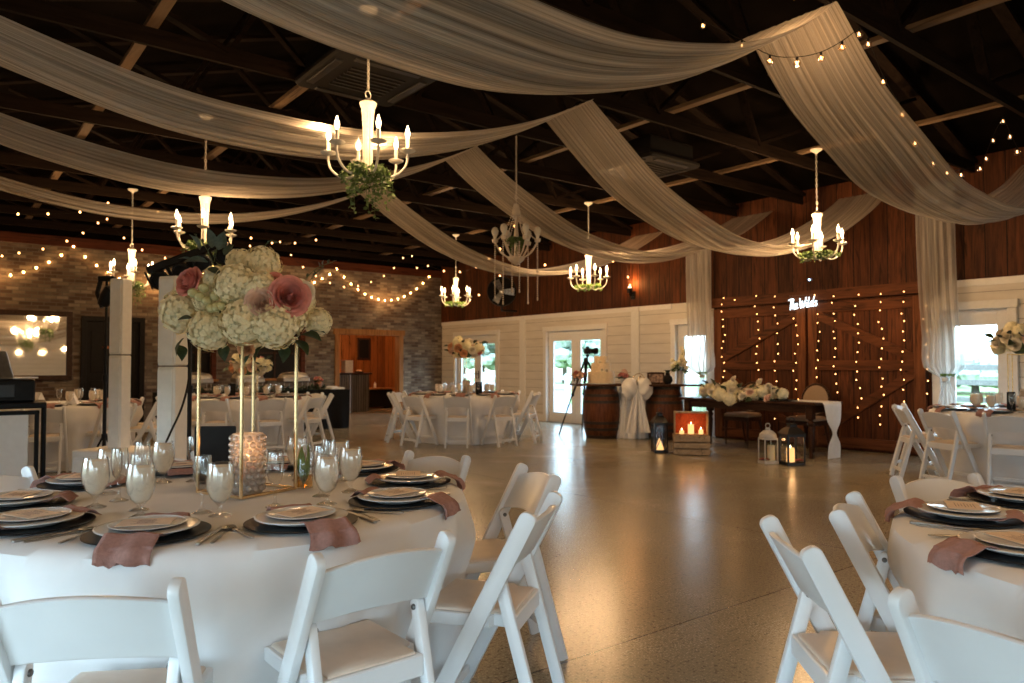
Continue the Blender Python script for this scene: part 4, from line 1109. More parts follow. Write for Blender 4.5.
def beaded(X, Y, zt, label):
    t = thing('beaded_chandelier', label, 'chandelier', (X, Y, zt - .80)); R = random.Random(4)
    def bead_line(p0, p1, sag, r=.0085):
        p0, p1 = V(p0), V(p1); n = max(3, int((p1 - p0).length / (r * 2.3))); b = MB()
        for i in range(n + 1):
            s = i / n; p = p0.lerp(p1, s); p.z -= sag * 4 * s * (1 - s); b.ball(p, r, 6, 4)
        return b
    b = MB(); b.tube([(0, 0, .80), (0, 0, .72)], .005, 6); b.tube([(cos(a) * .02, 0, .80 + sin(a) * .02) for a in [i * .6283 for i in range(10)]], .004, 5, False, None, 0, True); b.lathe([(.0, .73), (.03, .72), (.045, .66), (.055, .60), (.03, .59), (0, .59)], 16); b.build('crown', M['bead'], t)
    b = MB(); b.lathe([(0, .04), (.02, .05), (.085, .10), (.10, .135), (.09, .14), (.03, .115), (.022, .30), (.03, .36), (.02, .45), (.018, .60), (0, .60)], 20); b.build('bowl_and_shaft', M['bead'], t)
    for k in range(6):
        a = k * pi / 3 + .3; c, s = cos(a), sin(a)
        b = MB(); pts = spline([(.08 * c, .08 * s, .13), (.17 * c, .17 * s, .19), (.235 * c, .235 * s, .30)], 6); b.tube(pts, .008, 6); b.lathe([(0, .29), (.03, .30), (.036, .335), (.02, .34), (0, .34)], 12, Matrix.Translation((.235 * c, .235 * s, 0)))
        ar = b.build('arm', M['bead'], t)
        b = MB(); b.lathe([(0, .335), (.018, .34), (.018, .365), (.036, .40), (.040, .43), (.028, .46), (0, .475)], 14, Matrix.Translation((.235 * c, .235 * s, 0))); b.build('bulb', M['frost'], ar)
        bead_line((.05 * c, .05 * s, .60), (.22 * c, .22 * s, .33), .05).build('bead_swag', M['bead'], t)
        bead_line((.235 * c, .235 * s, .31), (.09 * c, .09 * s, .13), .02).build('bead_swag', M['bead'], t)
    for (a, r, l) in ((.3, .235, .62), (1.3, .12, .50), (2.4, .235, .58), (3.4, .235, .66), (4.4, .10, .52), (5.5, .235, .60)):
        b = bead_line((r * cos(a), r * sin(a), .29), (r * cos(a), r * sin(a), .29 - l), 0, .0095); b.lathe([(0, .25 - l), (.011, .265 - l), (.004, .295 - l), (0, .295 - l)], 8, Matrix.Translation((r * cos(a), r * sin(a), 0))); b.build('bead_strand', M['bead'], t)
    o = inst('greenery', GREEN[0], t, Matrix.Translation((0, 0, .34)) @ Matrix.Scale(.55, 4))
    chain_mesh(HW - zt - .01).build('chain', M['bead'], t, 40, (0, 0, .81))
beaded(5.02, 6.35, 3.12, 'unlit beaded chandelier with frosted bulbs and long pearl strands')

# ================================================================ STRING LIGHTS
BULB8 = MB(); BULB8.ball((0, 0, 0), 1, 8, 6, (1, 1, 1.2))
FB = BULB8.mesh('bulb', M['fairy'], 180); FBW = BULB8.mesh('bulb', M['fairywarm'], 180)
_g = MB(); _g.ball((0, 0, -.028), .025, 14, 10); GLOBE = _g.mesh('globe_bulb', M['globe'], 180)
_g = MB(); _g.lathe([(0, -.008), (.008, -.008), (.009, .012), (.006, .02), (0, .02)], 10); SOCK = _g.mesh('socket', M['black'])
_g = MB(); _g.tube([(-.006, 0, -.012), (-.008, .002, -.034), (0, 0, -.026), (.008, -.002, -.034), (.006, 0, -.012)], .0026, 5); FIL = _g.mesh('filament', M['filament'], 180)
def string(name, label, pts, bulbs, r, me, kind='fairy', wire=.0022, n=10):
    base = V(pts[0]); t = thing(name, label, 'string lights', base, 0, 'string lights')
    path = spline([V(p) - base for p in pts], n); b = MB(); b.tube(path, wire, 5); b.build('wire', M['cord'], t)
    for p in bulbs:
        q = V(p) - base
        if kind == 'globe':
            s = inst('socket', SOCK, t, Matrix.Translation(q - V((0, 0, .018)))); inst('globe_bulb', GLOBE, s); inst('filament', FIL, s)
        else: inst('bulb', me, t, Matrix.Translation(q) @ Matrix.Scale(r, 4))
    return t
def swag(p0, p1, sag, n):
    p0, p1 = V(p0), V(p1); out = []
    for i in range(n + 1):
        s = i / n; p = p0.lerp(p1, s); p.z -= sag * 4 * s * (1 - s); out.append(p)
    return out
# globe string in two swags under the ridge
A = [at(px, py, d) for px, py, d in ((688, 8, 5.4), (703, 20, 5.35), (742, 40, 5.2), (770, 55, 5.1), (797, 57, 5.05), (821, 52, 5.0), (842, 41, 4.95), (859, 28, 4.9))]
B = [at(px, py, d) for px, py, d in ((859, 28, 4.9), (868, 38, 5.0), (883, 76, 5.3), (902, 109, 5.6), (915, 138, 5.8), (933, 158, 6.0), (947, 168, 6.15), (961, 170, 6.3), (980, 164, 6.5), (986, 154, 6.6), (993, 136, 6.8), (1003, 117, 7.0))]
C = [at(px, py, d) for px, py, d in ((1003, 117, 7.0), (1010, 132, 6.6), (1017, 147, 6.3), (1032, 170, 5.9), (1060, 178, 5.6))]
C = C + swag(C[-1], V((5.2, -.6, 3.5)), .3, 8)[1:] + swag(V((5.2, -.6, 3.5)), V((.6, .3, 3.5)), .75, 12)[1:] + swag(V((.6, .3, 3.5)), V((-.9, 3.0, 3.5)), .4, 8)[1:]  # unseen stretch overhead, added to carry warm fill lamps
string('globe_string_lights', 'globe string light sagging in front of the top central drape', A, A[1:], 1, None, 'globe', .003, 4)
string('globe_string_lights', 'globe string light hanging low past the right drape', B, B[1:], 1, None, 'globe', .003, 4)
string('globe_string_lights', 'globe string light leaving at the right edge, its unseen overhead stretch added', C, C[1:], 1, None, 'globe', .003, 4)
# warm strings in swags on the brick wall
px_ = [-.75, 2.12, 5.0, 7.72, 10.35]
for i, (a, b_) in enumerate(zip(px_[:-1], px_[1:])):
    n = 14; p = swag((a, WY - .075, 3.62), (b_, WY - .075, 3.62), .70 if i != 2 else .55, n)
    string('string_lights', 'warm string light swag on the brick wall %s' % ('at the far left edge', 'above the dark double door', 'above the dark window', 'above the doorway to the bar')[i], p, [q + V((0, .02, -.012)) for q in p[:-1]] + ([p[-1] + V((0, .02, -.012))] if i == 3 else []), .017, FBW)
# strings across the ceiling: read in the picture, at their distances
def pixstring(label, seq, r=.015):
    P = [at(*s) for s in seq]; string('string_lights', label, P, P, r, FB, n=4)
pixstring('string light swag hanging low across the room before the brick wall', [(280, 242, 14.9), (291, 255, 15.1), (303, 267, 15.3), (316, 276, 15.5), (330, 283, 15.7), (344, 287, 15.9), (358, 286, 16.1), (371, 282, 16.3), (384, 276, 16.5), (394, 268, 16.7), (403, 258, 16.9), (408, 254, 17.0)])
pixstring('string light swag left of the near white column', [(2, 256, 12.2), (19, 253, 12.3), (43, 249, 12.5), (67, 241, 12.7), (83, 233, 12.8), (98, 223, 13), (107, 219, 13.1)])
pixstring('string light swag right of the white column chandelier', [(107, 219, 13.1), (124, 238, 13.3), (142, 250, 13.5), (165, 258, 13.7), (190, 259, 13.9), (220, 253, 14.2), (250, 246, 14.5), (280, 242, 14.9)])
pixstring('string light strung along the ceiling at the upper left', [(-5, 212, 10.4), (18, 214, 10.6), (48, 214, 10.8), (80, 212, 11.1), (108, 203, 11.4), (132, 214, 11.5), (158, 212, 11.7), (184, 198, 12), (206, 214, 12.1), (229, 228, 12.2), (251, 238, 12.3), (272, 243, 12.5), (295, 243, 12.7), (316, 240, 13)])
pixstring('string light rising from the far corner to the beaded chandelier', [(412, 256, 17.0), (417, 268, 16.3), (428, 266, 15.6), (444, 271, 14.8), (460, 272, 14), (476, 267, 13), (489, 259, 11.8), (500, 249, 10.6), (515, 226, 9)])
pixstring('short string light on the wooden wall beside the drum fan', [(500, 276, 17.0), (497, 282, 17.1), (489, 289, 17.3), (479, 295, 17.6), (470, 300, 17.8)], .02)
pixstring('short string light on the wooden wall right of the middle chandelier', [(545, 265, 13.5), (575, 271, 13.3), (613, 261, 13.0), (625, 261, 13.1), (628, 277, 14.2), (630, 285, 14.4)], .017)
# curtain of light strands hung over the barn doors
SX = WX - .16
strands = [(723, 298, 385, 13), (735, 300, 0, 1), (757, 297, 388, 12), (776, 297, 418, 14), (795, 300, 425, 15), (817, 296, 424, 15), (834, 295, 420, 15), (857, 296, 417, 14), (880, 293, 424, 15), (903, 293, 430, 15), (926, 305, 395, 8)]
nms = ['first', 'second', 'third', 'fourth', 'fifth', 'sixth', 'seventh', 'eighth', 'ninth', 'tenth', 'eleventh']
Rr = random.Random(9)
for i, (px, y0, y1, n) in enumerate(strands):
    if n == 1: y1 = 310
    top = on_x(px, y0, SX); zb = on_x(px, y1, SX).z; P = [V((SX - .01, top.y, 2.33))]; Bp = []
    for k in range(n):
        z = top.z + (zb - top.z) * k / max(1, n - 1) + Rr.uniform(-.02, .02); p = V((SX + Rr.uniform(-.015, .0), top.y + Rr.uniform(-.03, .03) + .02 * sin(k), z)); P.append(p); Bp.append(p)
    string('light_strand', '%s strand from the left in the curtain of lights on the barn doors' % nms[i], P, Bp, .0078, FB, n=3)

STRING_FILL_LAMPS = [(C[n], 14) for n in (12, 15, 17, 19, 21, 23)] + [(C[30], 8), (A[4], 12)]  # the C lamps sit on the added overhead stretch, for warm fill
# ================================================================ DRAPES
def drape(x0, x1, yc, w0, w1, wm, z0, z1, zlow, label, seed, tilt=0.0, low=.5):
    """sheer strip swagged along X from (x0,z0) to (x1,z1)"""
    R = random.Random(seed); ph = [R.random() * 6.28 for _ in range(6)]; b = MB()
    def fn(u, v):
        q = 2 * v - 1; x = x0 + (x1 - x0) * u
        s = u
        base = z0 + (z1 - z0) * s
        # parabola through both ends with the lowest level zlow at 'low'
        sag = (z0 + (z1 - z0) * low) - zlow
        pp = (s / low) if s < low else (1 - s) / (1 - low)
        zz = base - sag * (1 - (1 - pp) ** 2)
        e = sin(pi * s) ** .8 if 0 < s < 1 else 0
        wd = (w0 + (w1 - w0) * s) * (1 - e) + wm * e
        pl = .010 * sin(23 * q + ph[0] + .8 * s) + .008 * sin(41 * q + ph[1] - 1.1 * s) + .006 * sin(67 * q + ph[2])
        belly = -.10 * e * (1 - q * q) * (1 + .3 * sin(3 * q + ph[3]))
        edge = .012 * sin(9 * s * pi + ph[4])
        return V((x, yc + q * wd / 2 + edge, zz + belly + tilt * q * e + pl * (.2 + 1.0 * e)))
    b.grid(fn, 70, 90, None, 0, True)
    o = b.build('ceiling_drape', M['drape'], None, 180); return tag(o, label, 'drape', 'sheer ceiling drapes')
ZR = 3.78
YS = [2.93, 5.3, 7.15, 9.4]
LW_ = ['wide sheer ceiling drape swooping across the top centre', 'sheer ceiling drape sweeping down to the upper left corner', 'sheer ceiling drape sweeping left below the corner one', 'lowest sheer ceiling drape at the left, before the brick wall']
RW_ = ['sheer ceiling drape running to the upper right behind the globe bulbs', 'sheer ceiling drape sweeping right over the barn doors', 'sheer ceiling drape swagging to the window curtain by the barn doors', 'sheer ceiling drape farthest back, behind the beaded chandelier']
LOWL = [2.84, 2.98, 3.00, 3.06]; LOWR = [2.78, 2.72, 2.86, 2.84]
for i, yc in enumerate(YS):
    drape(4.85, -1.18, yc, .70, .8, 1.05 + (.15 if i == 0 else 0), ZR, ZR, LOWL[i], LW_[i], i, .06, .47 if i == 0 else .5)
    drape(4.85, 10.75, yc + .03 * i, .70, .75, .90, ZR, ZR, LOWR[i], RW_[i], 10 + i, .05, .46)
# gathered sheer curtains on the right wall, tied back low, tail to the floor
def curtain(y, ztop, tie_z, tie_y, wt, label, seed, lean):
    R = random.Random(seed); ph = [R.random() * 6.28 for _ in range(4)]; t = thing('sheer_curtain', label, 'curtain', (WX - .2, y, 0), 0, 'sheer curtains beside the barn doors')
    b = MB()
    def fn(u, v):
        q = 2 * v - 1; z = ztop + (tie_z - ztop) * u
        puff = 1 + .16 * exp(-((u - .90) / .08) ** 2); nar = 1 - .90 * max(0, (u - .94) / .06) ** 1.5
        w = wt * (1 - .10 * u) * puff * nar / 2
        cy = (tie_y - y) * u ** 3
        x = -.03 + (.030 * sin(19 * q + ph[0]) + .016 * sin(33 * q + ph[1] + u)) * min(1, .5 + u) * nar - .09 * exp(-((u - .92) / .07) ** 2) * (1 - q * q)
        return V((x, cy + q * w, z))
    b.grid(fn, 50, 70, None, 0, True); b.build('curtain_panel', M['curtain'], t, 180)
    b = MB()
    def f2(u, v):
        q = 2 * v - 1; z = tie_z * (1 - u) + .01 * u; w = .03 + .22 * u ** .7
        return V((-.02 + .03 * sin(14 * q + ph[2]) * (.3 + u), tie_y - y + lean * u + q * w, z))
    b.grid(f2, 30, 50, None, 0, True); b.build('curtain_tail', M['curtain'], t, 180)
    b = MB(); b.lathe([(.035, -.03), (.05, -.012), (.05, .012), (.035, .03)], 14, Matrix.Translation((-.03, tie_y - y, tie_z))); b.build('tie_band', M['tulle_solid'], t)
    o = inst('greenery', GREEN[1], t, Matrix.Translation((-.09, tie_y - y - .05, tie_z + .06)) @ Matrix.Scale(.42, 4))
    b = MB(); b.tube([(0, -wt * .55, ztop), (0, wt * .55, ztop)], .012, 8); b.build('curtain_rod', M['bronze'], t)
curtain(8.20, 3.66, 1.07, 8.13, .56, 'gathered sheer curtain left of the barn doors', 1, .05)
curtain(4.28, 3.70, 1.08, 4.18, .52, 'gathered sheer curtain right of the barn doors, by the right window', 2, -.05)
# ================================================================ LEFT SIDE: DJ, SPEAKERS, MIRROR, BUFFET
def column_speaker(loc, rz, label, h, cw, cd):
    t = thing('tower_loudspeaker', label, 'loudspeaker', loc, rz, 'white column loudspeakers')
    b = MB(); b.box((0, 0, .28), (.56, .46, .52), .012); b.build('subwoofer_box', M['spk'], t, None)
    b = MB(); b.box((0, -.235, .27), (.48, .012, .42), .005); b.build('subwoofer_grille', M['spk'], t, None)
    for sx in (-1, 1):
        for sy in (-1, 1):
            b = MB(); b.lathe([(0, 0), (.02, 0), (.018, .022), (0, .022)], 10, Matrix.Translation((sx * .22, sy * .17, 0))); b.build('foot', M['black'], t)
    n = 2; z0 = .54; zz = z0 + (h - z0) * .55
    for (a, c) in ((z0, zz - .004), (zz + .004, h)):
        b = MB(); b.box((0, 0, (a + c) / 2), (cw, cd, c - a), .008); b.box((0, -cd / 2 - .004, (a + c) / 2), (cw - .024, .012, c - a - .03), .004)
        b.build('column_section', M['spk'], t, None)
    return t
column_speaker(W(-3.45, 6.5), cam_rz - .25, 'white column loudspeaker at the left, its cream base box in view', 2.03, .135, .12)
column_speaker(W(-2.25, 4.9), cam_rz - .35, 'white column loudspeaker under the black light bar', 1.86, .15, .12)
def light_stand(loc, label, h, r=.015):
    t = thing('light_stand', label, 'light stand', loc, .4, 'black light stands')
    b = MB(); b.tube([(0, 0, .12), (0, 0, h * .55)], r, 10); b.tube([(0, 0, h * .5), (0, 0, h)], r * .75, 10); b.build('pole', M['black'], t)
    for z in (h * .54, .58):
        b = MB(); b.lathe([(.012, -.03), (.026, -.03), (.026, .03), (.012, .03)], 12, Matrix.Translation((0, 0, z))); b.tube([(.02, 0, z), (.055, 0, z)], .007, 8); b.build('clamp', M['black'], t)
    for k in range(3):
        a = k * 2 * pi / 3; b = MB(); b.tube([(.015 * cos(a), .015 * sin(a), .58), (.30 * cos(a), .30 * sin(a), .012)], .010, 8); b.tube([(.012 * cos(a), .012 * sin(a), .2), (.19 * cos(a), .19 * sin(a), .26)], .006, 6); b.build('leg', M['black'], t)
    return t
L1 = W(-3.92, 7.12); light_stand(L1, 'black light stand beside the left white loudspeaker', 2.12, .017)
b = MB(); t = thing('stage_light', 'black moving stage light hung left of the white loudspeaker', 'stage light', (L1.x, L1.y, 2.125), cam_rz)
b = MB(); b.box((0, 0, -.02), (.16, .06, .05), .01); b.build('bracket', M['black'], t, None)
b = MB(); b.tube([(-.06, 0, -.04), (-.085, -.01, -.16), (-.03, -.02, -.30)], .022, 8); b.build('yoke', M['black'], t)
b = MB(); b.lathe([(0, -.1), (.05, -.09), (.065, 0), (.06, .09), (.03, .11), (0, .11)], 14, Matrix.Translation((.02, -.03, -.20)) @ Matrix.Rotation(.5, 4, 'Y')); b.build('lamp_head', M['black'], t)
L2 = W(-2.41, 5.52); light_stand(L2, 'black light stand behind the bouquet, carrying the light bar', 2.02, .019)
t = thing('light_bar', 'black tilted bar of stage lights above the right white loudspeaker', 'stage light bar', (L2.x, L2.y, 2.032), cam_rz + .25)
MT = Matrix.Rotation(-.42, 4, 'Y')
b = MB(); b.box((0, 0, .06), (.60, .07, .06), .01, MT); b.build('crossbar', M['black'], t, None)
b = MB(); b.box((0, 0, .02), (.06, .06, .10), .008); b.build('mount', M['black'], t, None)
for k in range(4):
    b = MB(); x = -.24 + k * .16; X = MT @ Matrix.Translation((x, -.04, -.03))
    b.lathe([(0, -.07), (.055, -.065), (.066, .0), (.066, .07), (.055, .075), (.05, .03), (0, .025)], 16, X @ Matrix.Rotation(pi / 2 + .35, 4, 'X')); b.box((-.075, .02, .02), (.012, .03, .14), .003, X); b.box((.075, .02, .02), (.012, .03, .14), .003, X); b.build('lamp_head', M['black'], t, 40)
t = MB(); pts = spline([W(-2.13, 4.74, 1.88), W(-2.10, 4.75, 1.60), W(-2.07, 4.74, 1.25), W(-2.11, 4.74, 1.02), W(-2.20, 4.73, .80), W(-2.25, 4.70, .62), W(-2.22, 4.55, .02)], 8)
base = pts[0]; t.tube([p - base for p in pts], .007, 6); o = t.build('power_cable', M['cord'], None, 40, base); tag(o, 'thin black cable hanging down the right white loudspeaker', 'cable')
# DJ booth
D = W(-4.63, 6.10); t = thing('dj_booth', 'black framed DJ booth with a white front panel at the left edge', 'DJ booth', D, cam_rz + .58)
b = MB(); b.box((-.05, 0, .48), (1.18, .012, .74), .004); b.build('front_panel', M['panel'], t, None)
b = MB()
for z in (.10, .86): b.box((-.02, 0, z), (1.28, .035, .035), .004)
for x in (-.66, .60): b.box((x, 0, .48), (.035, .035, .79), .004)
b.build('panel_frame', M['black'], t, None)
for x in (-.66, .655):
    for y in (0.06, .55):
        b = MB(); b.tube([(x, y, 0), (x, y, .94)], .017, 10); b.build('leg', M['black'], t)
b = MB(); b.box((-.0, .3, .92), (1.34, .62, .05), .008); b.build('shelf', M['black'], t, None)
DM = Matrix.Translation(D) @ Matrix.Rotation(cam_rz + .58, 4, 'Z')
def at_dj(x, y, z): return (DM @ V((x, y, z)))
t = thing('dj_controller', 'black mixing controller in a flight case on the DJ booth', 'DJ controller', at_dj(.06, .3, .947), cam_rz + .58)
b = MB(); b.box((0, 0, .10), (1.05, .46, .19), .012); b.build('case', M['black'], t, None)
for (x, z) in ((-.38, .1), (.02, .1), (.3, .1)):
    b = MB(); b.box((x, -.232, z), (.15, .012, .11), .004); b.build('case_latch', M['blackmetal'], t, None)
b = MB(); b.box((-.22, .15, .225), (.62, .10, .06), .01, Matrix.Rotation(-.05, 4, 'Y')); b.build('lid_edge', M['black'], t, None)
for x in (-.25, .3):
    b = MB(); b.lathe([(0, .192), (.09, .192), (.09, .205), (0, .207)], 24, Matrix.Translation((x, -.04, 0))); b.build('jog_wheel', M['blackmetal'], t)
t = thing('laptop', 'silver laptop open on the DJ controller', 'laptop', at_dj(.42, .28, 1.152), cam_rz + .58 + 2.2)
b = MB(); b.slab(rrect(.34, .23, .015), [(.002, 0), (0, .002), (0, .012), (.002, .014)]); b.build('keyboard_base', M['alu'], t, None)
b = MB(); b.slab(rrect(.34, .235, .015), [(.002, -.004), (0, -.002), (0, .002), (.002, .004)], Matrix.Translation((0, .115, .014)) @ Matrix.Rotation(pi / 2 - .30, 4, 'X') @ Matrix.Translation((0, .1175, 0))); b.build('screen_lid', M['alu'], t, None)
# mirror on the brick wall
t = thing('wall_mirror', 'large wood framed mirror on the brick wall at the left edge', 'mirror', (1.25, WY - .07, 0)); t.rotation_euler = (radians(-1.6), 0, 0)
x0, x1, z0, z1 = -1.15, .78, 1.05, 2.22
for nm, c, s in (('frame_rail', ((x0 + x1) / 2, -.035, z1 + .04), (x1 - x0 + .2, .06, .1)), ('frame_rail', ((x0 + x1) / 2, -.035, z0 - .04), (x1 - x0 + .2, .06, .1)), ('frame_stile', (x0 - .05, -.035, (z0 + z1) / 2), (.1, .06, z1 - z0)), ('frame_stile', (x1 + .05, -.035, (z0 + z1) / 2), (.1, .06, z1 - z0))):
    b = MB(); b.box(c, s, .008); b.build(nm, M['darkwood'], t, None)
b = MB(); b.box(((x0 + x1) / 2, -.018, (z0 + z1) / 2), (x1 - x0 + .02, .012, z1 - z0 + .02)); b.build('mirror_glass', M['mirror'], t, None)
b = MB(); b.box((2.72, WY + .018, 1.62), (.13, .012, .05), .003); o = b.build('door_plate', M['orangesign'], None, None); tag(o, 'small orange plate on the dark double door', 'sign')
# buffet under a black cloth along the brick wall
BX0, BX1, BY0, BY1 = 3.1, 6.6, 13.75, 14.5
b = MB()
def bcl(u, v):
    per = [(BX0, BY0), (BX1, BY0), (BX1, BY1), (BX0, BY1), (BX0, BY0)]; L = [BX1 - BX0, BY1 - BY0, BX1 - BX0, BY1 - BY0]; tt = u * sum(L); k = 0
    while k < 3 and tt > L[k]: tt -= L[k]; k += 1
    a = V(per[k]); c = V(per[k + 1]); p = a.lerp(c, tt / L[k]); nrm = V(((c - a).y, -(c - a).x)).normalized()
    f = (.025 * sin(u * 150) + .02 * sin(u * 97 + 1)) * v + .012 * v; p = p + nrm * f
    return V((p.x, p.y, .76 * (1 - v) + .004))
b.grid(bcl, 240, 10, None, 0, False, True); b.box(((BX0 + BX1) / 2, (BY0 + BY1) / 2, .762), (BX1 - BX0 + .01, BY1 - BY0 + .01, .012))
o = b.build('buffet_tablecloth', M['blackcloth'], None, 60); tag(o, 'floor-length black cloth over the long buffet by the brick wall', 'tablecloth')
def chafing(loc, label):
    t = thing('chafing_dish', label, 'chafing dish', loc, 0, 'chafing dishes on the buffet'); b = MB()
    for sx in (-1, 1):
        for sy in (-1, 1): b.tube([(sx * .24, sy * .14, 0), (sx * .24, sy * .14, .2)], .008, 6)
    b.tube([(-.24, -.14, .05), (.24, -.14, .05)], .005, 6); b.build('stand', M['silver'], t)
    b = MB(); b.box((0, 0, .20), (.55, .35, .09), .015); b.build('water_pan', M['silver'], t, 30)
    b = MB(); b.lathe([(.30, .245), (.29, .29), (.24, .33), (.12, .355), (0, .36)], 28, Matrix.Diagonal((1, .62, 1, 1))); b.build('lid', M['silver'], t)
    b = MB(); b.tube([(-.06, 0, .36), (-.05, 0, .39), (.05, 0, .39), (.06, 0, .36)], .008, 6); b.build('handle', M['black'], t)
for i, x in enumerate((3.75, 4.7, 5.6)): chafing((x, 14.2, .77), '%s chafing dish on the black buffet' % ('leftmost silver', 'middle silver', 'rightmost silver'))if False else chafing((x, 14.2, .77), ('leftmost', 'middle', 'rightmost')[i] + ' silver chafing dish on the black buffet')
b = MB(); R = random.Random(5)
for i in range(420):
    x = R.uniform(BX0 + .05, BX1 - .5); c = V((x, 13.82 + R.gauss(0, .03), .775 + abs(R.gauss(0, .035)))); d = V((R.uniform(-1, 1), R.uniform(-1, .5), R.uniform(-.2, .8))).normalized(); sd = d.cross(V((.3, R.uniform(-1, 1), 1))).normalized(); l = R.uniform(.05, .1)
    b.add([c, c + d * l * .5 + sd * l * .25, c + d * l, c + d * l * .5 - sd * l * .25], [(0, 1, 2, 3)])
b.tube([(BX0 + .1, 13.82, .778), ((BX0 + BX1) / 2, 13.83, .778), (BX1 - .5, 13.82, .778)], .006, 6)
o = b.build('leaf_garland', M['leaf'], None, None); tag(o, 'green leaf garland lying along the front of the black buffet', 'garland')
t = thing('flower_pot', 'small pot of orange flowers at the right end of the buffet', 'flower pot', (6.12, 14.2, .77))
b = MB(); b.lathe([(0, 0), (.06, 0), (.085, .14), (.075, .14), (.055, .02), (0, .02)], 20); b.build('pot', M['napkin'], t)
for k in range(7):
    a = k * .9; p = V((cos(a) * .07, sin(a) * .07, .19 + .05 * sin(k * 2.1))); stick(t, 'rose', RO if k % 2 else RP, p, p - V((0, 0, .05)), .05, k)
for k in range(8):
    a = k * .8; leaf_at(t, 'leaf', LF, (cos(a) * .05, sin(a) * .05, .13), (cos(a), sin(a), .6), .12)
for k in range(2):
    b = MB(); b.slab(rrect(.30, .22, .02), [(.004, 0), (0, .004), (0, .03 + .015 * k), (.01, .04 + .015 * k)]); o = b.build('folded_napkin_stack', M['cloth'], None, 30, (6.40, 13.98 + .33 * k, .77)); tag(o, ('front', 'rear')[k] + ' stack of folded white napkins at the right end of the buffet', 'napkin stack')
# bar room behind the doorway
t = thing('bar_counter', 'weathered board bar counter inside the doorway', 'bar counter', (8.76, 18.45, 0))
b = MB(); b.box((.25, .1, .50), (.55, .75, 1.0)); b.box((-.7, .1, .50), (1.3, .75, 1.0)); b.build('counter_body', M['greywood'], t, None)
b = MB(); b.box((-.42, .1, 1.02), (2.0, .9, .045), .008); b.build('counter_top', M['darkwood'], t, None)
b = MB(); b.box((-.045, -.29, .5), (.03, .05, 1.0), .004); b.build('corner_trim', M['alu'], t, None)
t = thing('carton', 'white carton standing on the bar counter', 'carton', (8.72, 18.36, 1.044), .1)
b = MB(); b.box((0, 0, .16), (.24, .22, .32), .006); b.build('carton_body', M['cheese'], t, None); b = MB(); b.box((0, 0, .324), (.25, .23, .012), .004); b.build('carton_flap', M['cheese'], t, None)
t = thing('drink_urn', 'tall dark urn at the left of the bar counter', 'urn', (8.24, 18.20, 1.044))
b = MB(); b.lathe([(0, 0), (.12, 0), (.12, .3), (.13, .31), (.09, .40), (.03, .42), (.035, .44), (.07, .48), (.085, .53), (.07, .58), (0, .60)], 24); b.build('urn_body', M['stone'], t); b = MB(); b.tube([(.0, -.12, .05), (.0, -.17, .05), (0, -.17, .02)], .012, 8); b.build('tap', M['blackmetal'], t)
t = thing('serving_tray', 'low tray with peaches on the bar counter', 'tray', (9.04, 18.3, 1.044))
b = MB(); b.lathe([(0, 0), (.10, 0), (.13, .03), (.12, .03), (.09, .01), (0, .01)], 20); b.build('tray_dish', M['darkwood'], t)
for k in range(3):
    b = MB(); b.ball((0, 0, .035), .035, 10, 8); o = b.build('peach', M['petal_o'], None, 60, (9.04 + .05 * cos(k * 2.1), 18.3 + .05 * sin(k * 2.1), 1.055)); tag(o, 'orange peach in the tray on the bar counter', 'fruit', 'peaches in the bar tray')
t = thing('framed_board', 'dark framed board on the pine wall of the bar room', 'picture', (10.33, 20.6, 1.42))
b = MB(); b.box((0, -.012, .32), (.34, .012, .56)); b.build('board', M['blackdoor'], t, None)
b = MB()
for (x, z, sx, sz) in ((-.19, .32, .05, .68), (.19, .32, .05, .68), (0, .63, .33, .05), (0, .01, .33, .05)): b.box((x, -.02, z), (sx, .03, sz), .004)
b.build('board_frame', M['darkwood'], t, None)
t = thing('low_bench', 'low wooden bench with a dark front inside the doorway', 'bench', (10.1, 19.3, 0))
b = MB(); b.box((0, 0, .57), (.95, .5, .04), .006); b.build('bench_top', M['doorwood'], t, None); b = MB(); b.box((0, .03, .29), (.85, .42, .50), .006); b.build('bench_base', M['blackdoor'], t, None)
for sx in (-1, 1):
    b = MB(); b.box((sx * .38, .03, .02), (.06, .38, .04)); b.build('foot', M['blackdoor'], t, None)
t = thing('small_bottle', 'small pale bottle standing on the low bench', 'bottle', (10.02, 19.25, .591))
b = MB(); b.lathe([(0, 0), (.035, 0), (.035, .11), (.012, .14), (.012, .18), (0, .18)], 14); b.build('bottle_body', M['cheese'], t); b = MB(); b.lathe([(.013, .17), (.013, .19), (0, .19)], 10); b.build('cap', M['black'], t)
# ================================================================ CAKE TABLE ON BARRELS
def barrel(loc, label):
    t = thing('wine_barrel', label, 'barrel', loc, 0, 'wine barrels'); b = MB(); n = 28; H = .90
    def rad(z): return .262 + .062 * (1 - ((z - H / 2) / (H / 2)) ** 2)
    loops = []
    for i in range(13):
        z = H * i / 12; loops.append([V((rad(z) * cos(2 * pi * k / (n * 2)) * (1 - .012 * (k % 2)), rad(z) * sin(2 * pi * k / (n * 2)) * (1 - .012 * (k % 2)), z)) for k in range(n * 2)])
    b.loft(loops); b.build('staves', M['barrel'], t, 60)
    for z in (.03, .16, .27, .63, .74, .87):
        b = MB(); w = .024; b.lathe([(rad(z - w) - .01, z - w), (rad(z - w) + .004, z - w), (rad(z) + .005, z), (rad(z + w) + .004, z + w), (rad(z + w) - .01, z + w), (rad(z - w) - .01, z - w)], 56); b.build('hoop', M['bronze'], t)
    d = (EYE - V(loc)); d.z = 0; d.normalize(); b = MB(); q = V((d.x, d.y, 0)).to_track_quat('Z', 'Y').to_matrix().to_4x4(); q.translation = V((d.x, d.y, 0)) * .318 + V((.02, 0, .45)); b.lathe([(.0, 0), (.045, 0), (.04, .014), (0, .016)], 16, q); b.build('bung', M['blackdoor'], t)
